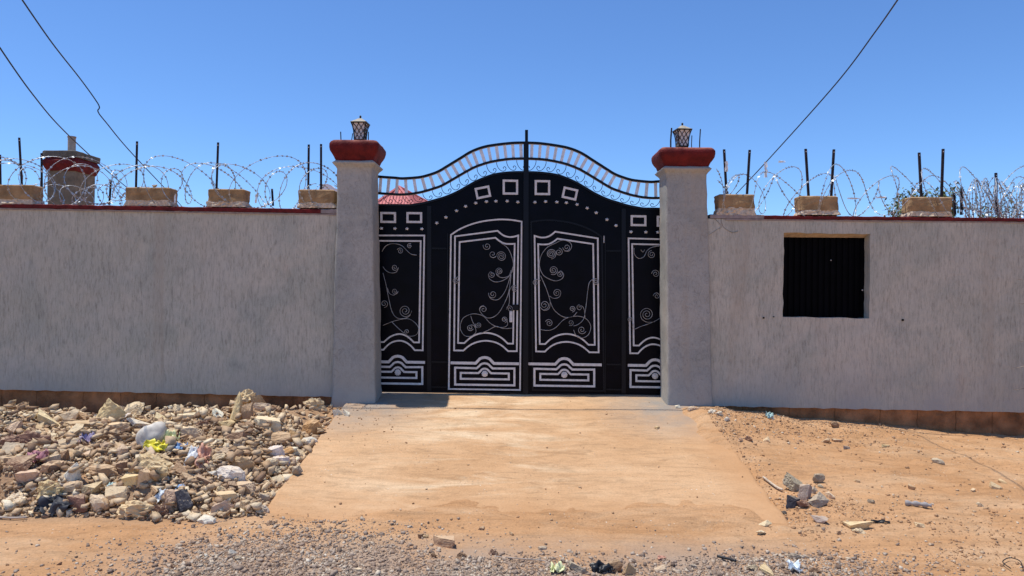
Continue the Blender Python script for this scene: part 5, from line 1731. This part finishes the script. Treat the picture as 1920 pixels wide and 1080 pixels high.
def earth_d(x, y):
    t = -y; n = vnoise(x, y, 1.1) + .6 * vnoise(x, y, 4.0)
    near = np.exp(-((x - 2.8) / .8) ** 2 - ((t - .95) / .4) ** 2)
    ed = np.exp(-((x - edge_r(t) - .08) / .10) ** 2) * (t > .6) * .5
    cl = np.exp(-((x - 2.25) / .35) ** 2 - ((t - 3.1) / .3) ** 2)
    return np.clip(np.where(x > edge_r(t), .05 + .9 * np.clip(n - .05, 0, 1) + near + ed + cl, 0), 0, 1)


p = samp(8000, 1.9, 6.4, -4.6, -.45, earth_d)
scatter('earth_pebbles', 'fine pebbles and crumbs strewn over the earth right of the driveway', p, np.clip(.004 + RNG.exponential(.006, len(p)), .004, .035), me_, lift=.15)
p = samp(500, -1.8, 2.0, -3.5, -.1, lambda x, y: np.where((x > edge_l(-y)) & (x < edge_r(-y)), .05 + .9 * np.exp(-((x + 1.55) / .35) ** 2 - ((y + .9) / .5) ** 2) + .5 * sstep(2.9, 3.5, -y), 0))
scatter('driveway_grit', 'sparse grit on the dusty driveway', p, np.clip(.004 + RNG.exponential(.005, len(p)), .004, .022), me_, lift=.2)
p = samp(260, -6, -1.2, -4.9, -3.3, lambda x, y: .2 + .8 * (-y < 3.5))
scatter('road_grit', 'sparse grit on the open orange road in front of the rubble heap', p, np.clip(.004 + RNG.exponential(.005, len(p)), .004, .025), me_, lift=.2)


# ------------------------------------------------------------------ rubbish in the heap and on the road
def scrap(name, px_, py_, w, h, mat, label, cat, amp=.5, lean=.5, rz=0.0, seed=1, up=.0):
    f = G(px_, py_ + h * .4); s = (f.y - CAMLOC.y) / FPX
    vs, fs = sheet_blob(w * s, h * s * 1.5, seed, amp)
    Mx = Matrix.Rotation(rz, 4, 'Z') @ Matrix.Rotation(lean, 4, 'X')
    m = MB(); m.add([tuple(Mx @ Vector(v)) for v in vs], fs)
    m.v = [(v[0] + f.x, v[1] + f.y + h * s * .4, v[2] + f.z + h * s * (.35 + up)) for v in m.v]
    o = m.build(name, mat, None, smooth=True, origin=(f.x, f.y, f.z), fix=False)
    sm = o.modifiers.new('thick', 'SOLIDIFY'); sm.thickness = .002
    return tag(o, label, cat)


# white sack: lumpy bag
f = G(267, 850); s = (f.y + 8.4) / FPX
m = MB(); m.sphere((f.x, f.y + .12, f.z + .10), 27 * s, .13, 27 * s, 26, 18)
m.v = [tuple(Vector(v) + (Vector(v) - Vector((f.x, f.y + .12, f.z + .10))).normalized() * (.035 * mnoise.noise(Vector(v) * 9) + .015 * abs(mnoise.noise(Vector(v) * 28)))) for v in m.v]
m.v = [(v[0] + (v[2] - f.z) * .25, v[1], v[2]) for v in m.v]
tag(m.build('sack', M['sack_white'], None, smooth=True, origin=tuple(f)), 'stuffed whitish woven sack half buried in the middle of the heap', 'sack')
scrap('plastic_bag', 288, 846, 40, 18, M['plastic_yellow'], 'bright yellow plastic bag in front of the white sack', 'plastic bag', .35, .8, .3, 4, .5)
scrap('plastic_bag', 312, 834, 28, 24, M['plastic_lime'], 'pale lime crumpled plastic right beside the bright yellow bag', 'plastic bag', .8, .6, 0, 5, .3)
scrap('plastic_bag', 331, 845, 34, 16, M['plastic_blue'], 'crumpled blue plastic scrap right of the yellow bag', 'plastic bag', .7, .3, 0, 6, .3)
scrap('plastic_scrap', 160, 829, 32, 15, M['plastic_purple'], 'purple plastic scrap in the back left of the heap', 'plastic scrap', .7, .4, 0, 7, .4)
scrap('cloth', 64, 867, 34, 20, M['cloth_pink'], 'faded pink cloth lying on red-brown clods at the left', 'cloth', .6, .5, -.5, 8, .4)
scrap('plastic_sheet', 376, 868, 26, 32, M['plastic_orange'], 'orange-red plastic sheet in the middle of the heap', 'plastic sheet', .4, .9, .1, 9, .3)
scrap('plastic_sheet', 353, 868, 20, 30, M['plastic_white'], 'dirty whitish plastic sheet left of the orange-red one', 'plastic sheet', .4, .9, -.1, 19, .3)
scrap('plastic_scrap', 294, 941, 18, 22, M['plastic_lightblue'], 'light blue plastic scrap near the front left of the dark slab', 'plastic scrap', .4, .8, -.4, 10, .4)
scrap('plastic_scrap', 206, 923, 16, 18, M['plastic_teal'], 'narrow teal and white wrapper in the lower middle of the heap', 'plastic scrap', .3, .6, .7, 11, .4)
scrap('plastic_scrap', 337, 917, 16, 8, M['plastic_blue'], 'tiny bright blue scrap above the dark grey slab', 'plastic scrap', .5, .3, 0, 12, .5)
scrap('rubber_sheet', 97, 956, 70, 28, M['rubber_black'], 'folded black rubber sheet at the front left of the heap', 'rubber sheet', .55, .5, .1, 13, .25)
scrap('plastic_bag', 24, 806, 34, 8, M['plastic_black'], 'crumpled black plastic at the wall foot on the far left', 'plastic bag', .8, .3, 0, 14, .3)
scrap('plastic_bag', 1130, 1069, 44, 14, M['plastic_black'], 'torn black plastic lying on the gravel at the bottom', 'plastic bag', .6, .35, .1, 15, .2)
scrap('plastic_scrap', 1045, 1070, 28, 14, M['plastic_lime'], 'pale lime crumple on the gravel at the bottom', 'plastic scrap', .7, .3, 0, 16, .2)
scrap('plastic_scrap', 1492, 1068, 26, 14, M['plastic_lightblue'], 'blue-white crumpled scrap in the lower right gravel', 'plastic scrap', .7, .4, 0, 17, .2)
scrap('plastic_scrap', 1241, 1048, 16, 7, M['plastic_orange'], 'small orange scrap on the gravel right of the bottom centre', 'plastic scrap', .4, .2, 0, 18, .2)
scrap('plastic_scrap', 470, 960, 14, 9, M['plastic_lime'], 'yellowish wrapper at the lower tip of the heap', 'plastic scrap', .5, .3, 0, 23, .3)
scrap('plastic_strip', 1652, 979, 34, 4, M['plastic_black'], 'thin black plastic strip right of the lone cream rock', 'plastic strip', .6, .2, -.25, 24, .2)
scrap('plastic_scrap', 1444, 782, 14, 8, M['plastic_teal'], 'small greenish scrap in the wall shadow left of the window', 'plastic scrap', .6, .5, 0, 25, .4)
# rolled cloth
f = G(1726, 953); s = (f.y + 8.4) / FPX
m = MB(); pts = [Vector((f.x + (t_ - .5) * 40 * s, f.y + .03 - (t_ - .5) * .07, f.z + .022)) for t_ in np.linspace(0, 1, 12)]
m.tube(pts, [s * (4.2 + 1.6 * math.sin(i * 1.7)) for i in range(12)], 10)
m.v = [tuple(Vector(v) + Vector((0, 0, .006 * mnoise.noise(Vector(v) * 50)))) for v in m.v]
tag(m.build('cloth', M['cloth_grey'], None, smooth=True, origin=tuple(f)), 'rolled grey cloth lying alone on the earth at the right', 'cloth')
# sticks, board, pale pipe strip
def stick(ptsp, r, mat, name, label, cat, lift=.01):
    pts = []
    for (a1, b1) in ptsp: q_ = G(a1, b1); pts.append(q_ + Vector((0, 0, lift)))
    m = MB(); m.tube(catmull(pts, 5), r, 6); return tag(m.build(name, mat, None, smooth=True, origin=tuple(pts[0])), label, cat)
stick([(-20, 972), (20, 975), (50, 974)], .007, M['wood_grey'], 'stick', 'long thin stick at the front left corner of the heap', 'stick', .015)
stick([(1431, 899), (1445, 910), (1458, 919), (1467, 923)], .009, M['mortar'], 'pipe', 'whitish bent pipe piece along the right driveway edge by the concrete chunks', 'pipe', .02)
stick([(1345, 1049), (1362, 1053), (1380, 1058)], .008, M['plastic_black'], 'stick', 'blackened stick on the gravel at the bottom right of centre', 'stick', .02)
stick([(930, 1048), (975, 1052), (1020, 1056), (1035, 1066)], .003, M['wood_grey'], 'twig', 'thin pale dry twig crossing the gravel at the bottom centre', 'twig', .015)
stick([(1895, 1072), (1880, 1060), (1893, 1052), (1912, 1058), (1918, 1072)], .003, M['iron'], 'wire', 'loop of thin dark wire at the bottom right corner', 'wire', .02)
f = G(97, 921); s = (f.y + 8.4) / FPX
m = MB(); m.box(f.x - 21 * s, f.x + 21 * s, f.y, f.y + .08, f.z + .02, f.z + .05)
tag(m.build('board', M['wood_grey'], None, origin=tuple(f), bevel=.003), 'short grey wooden board lying behind the rough cream lump', 'board')
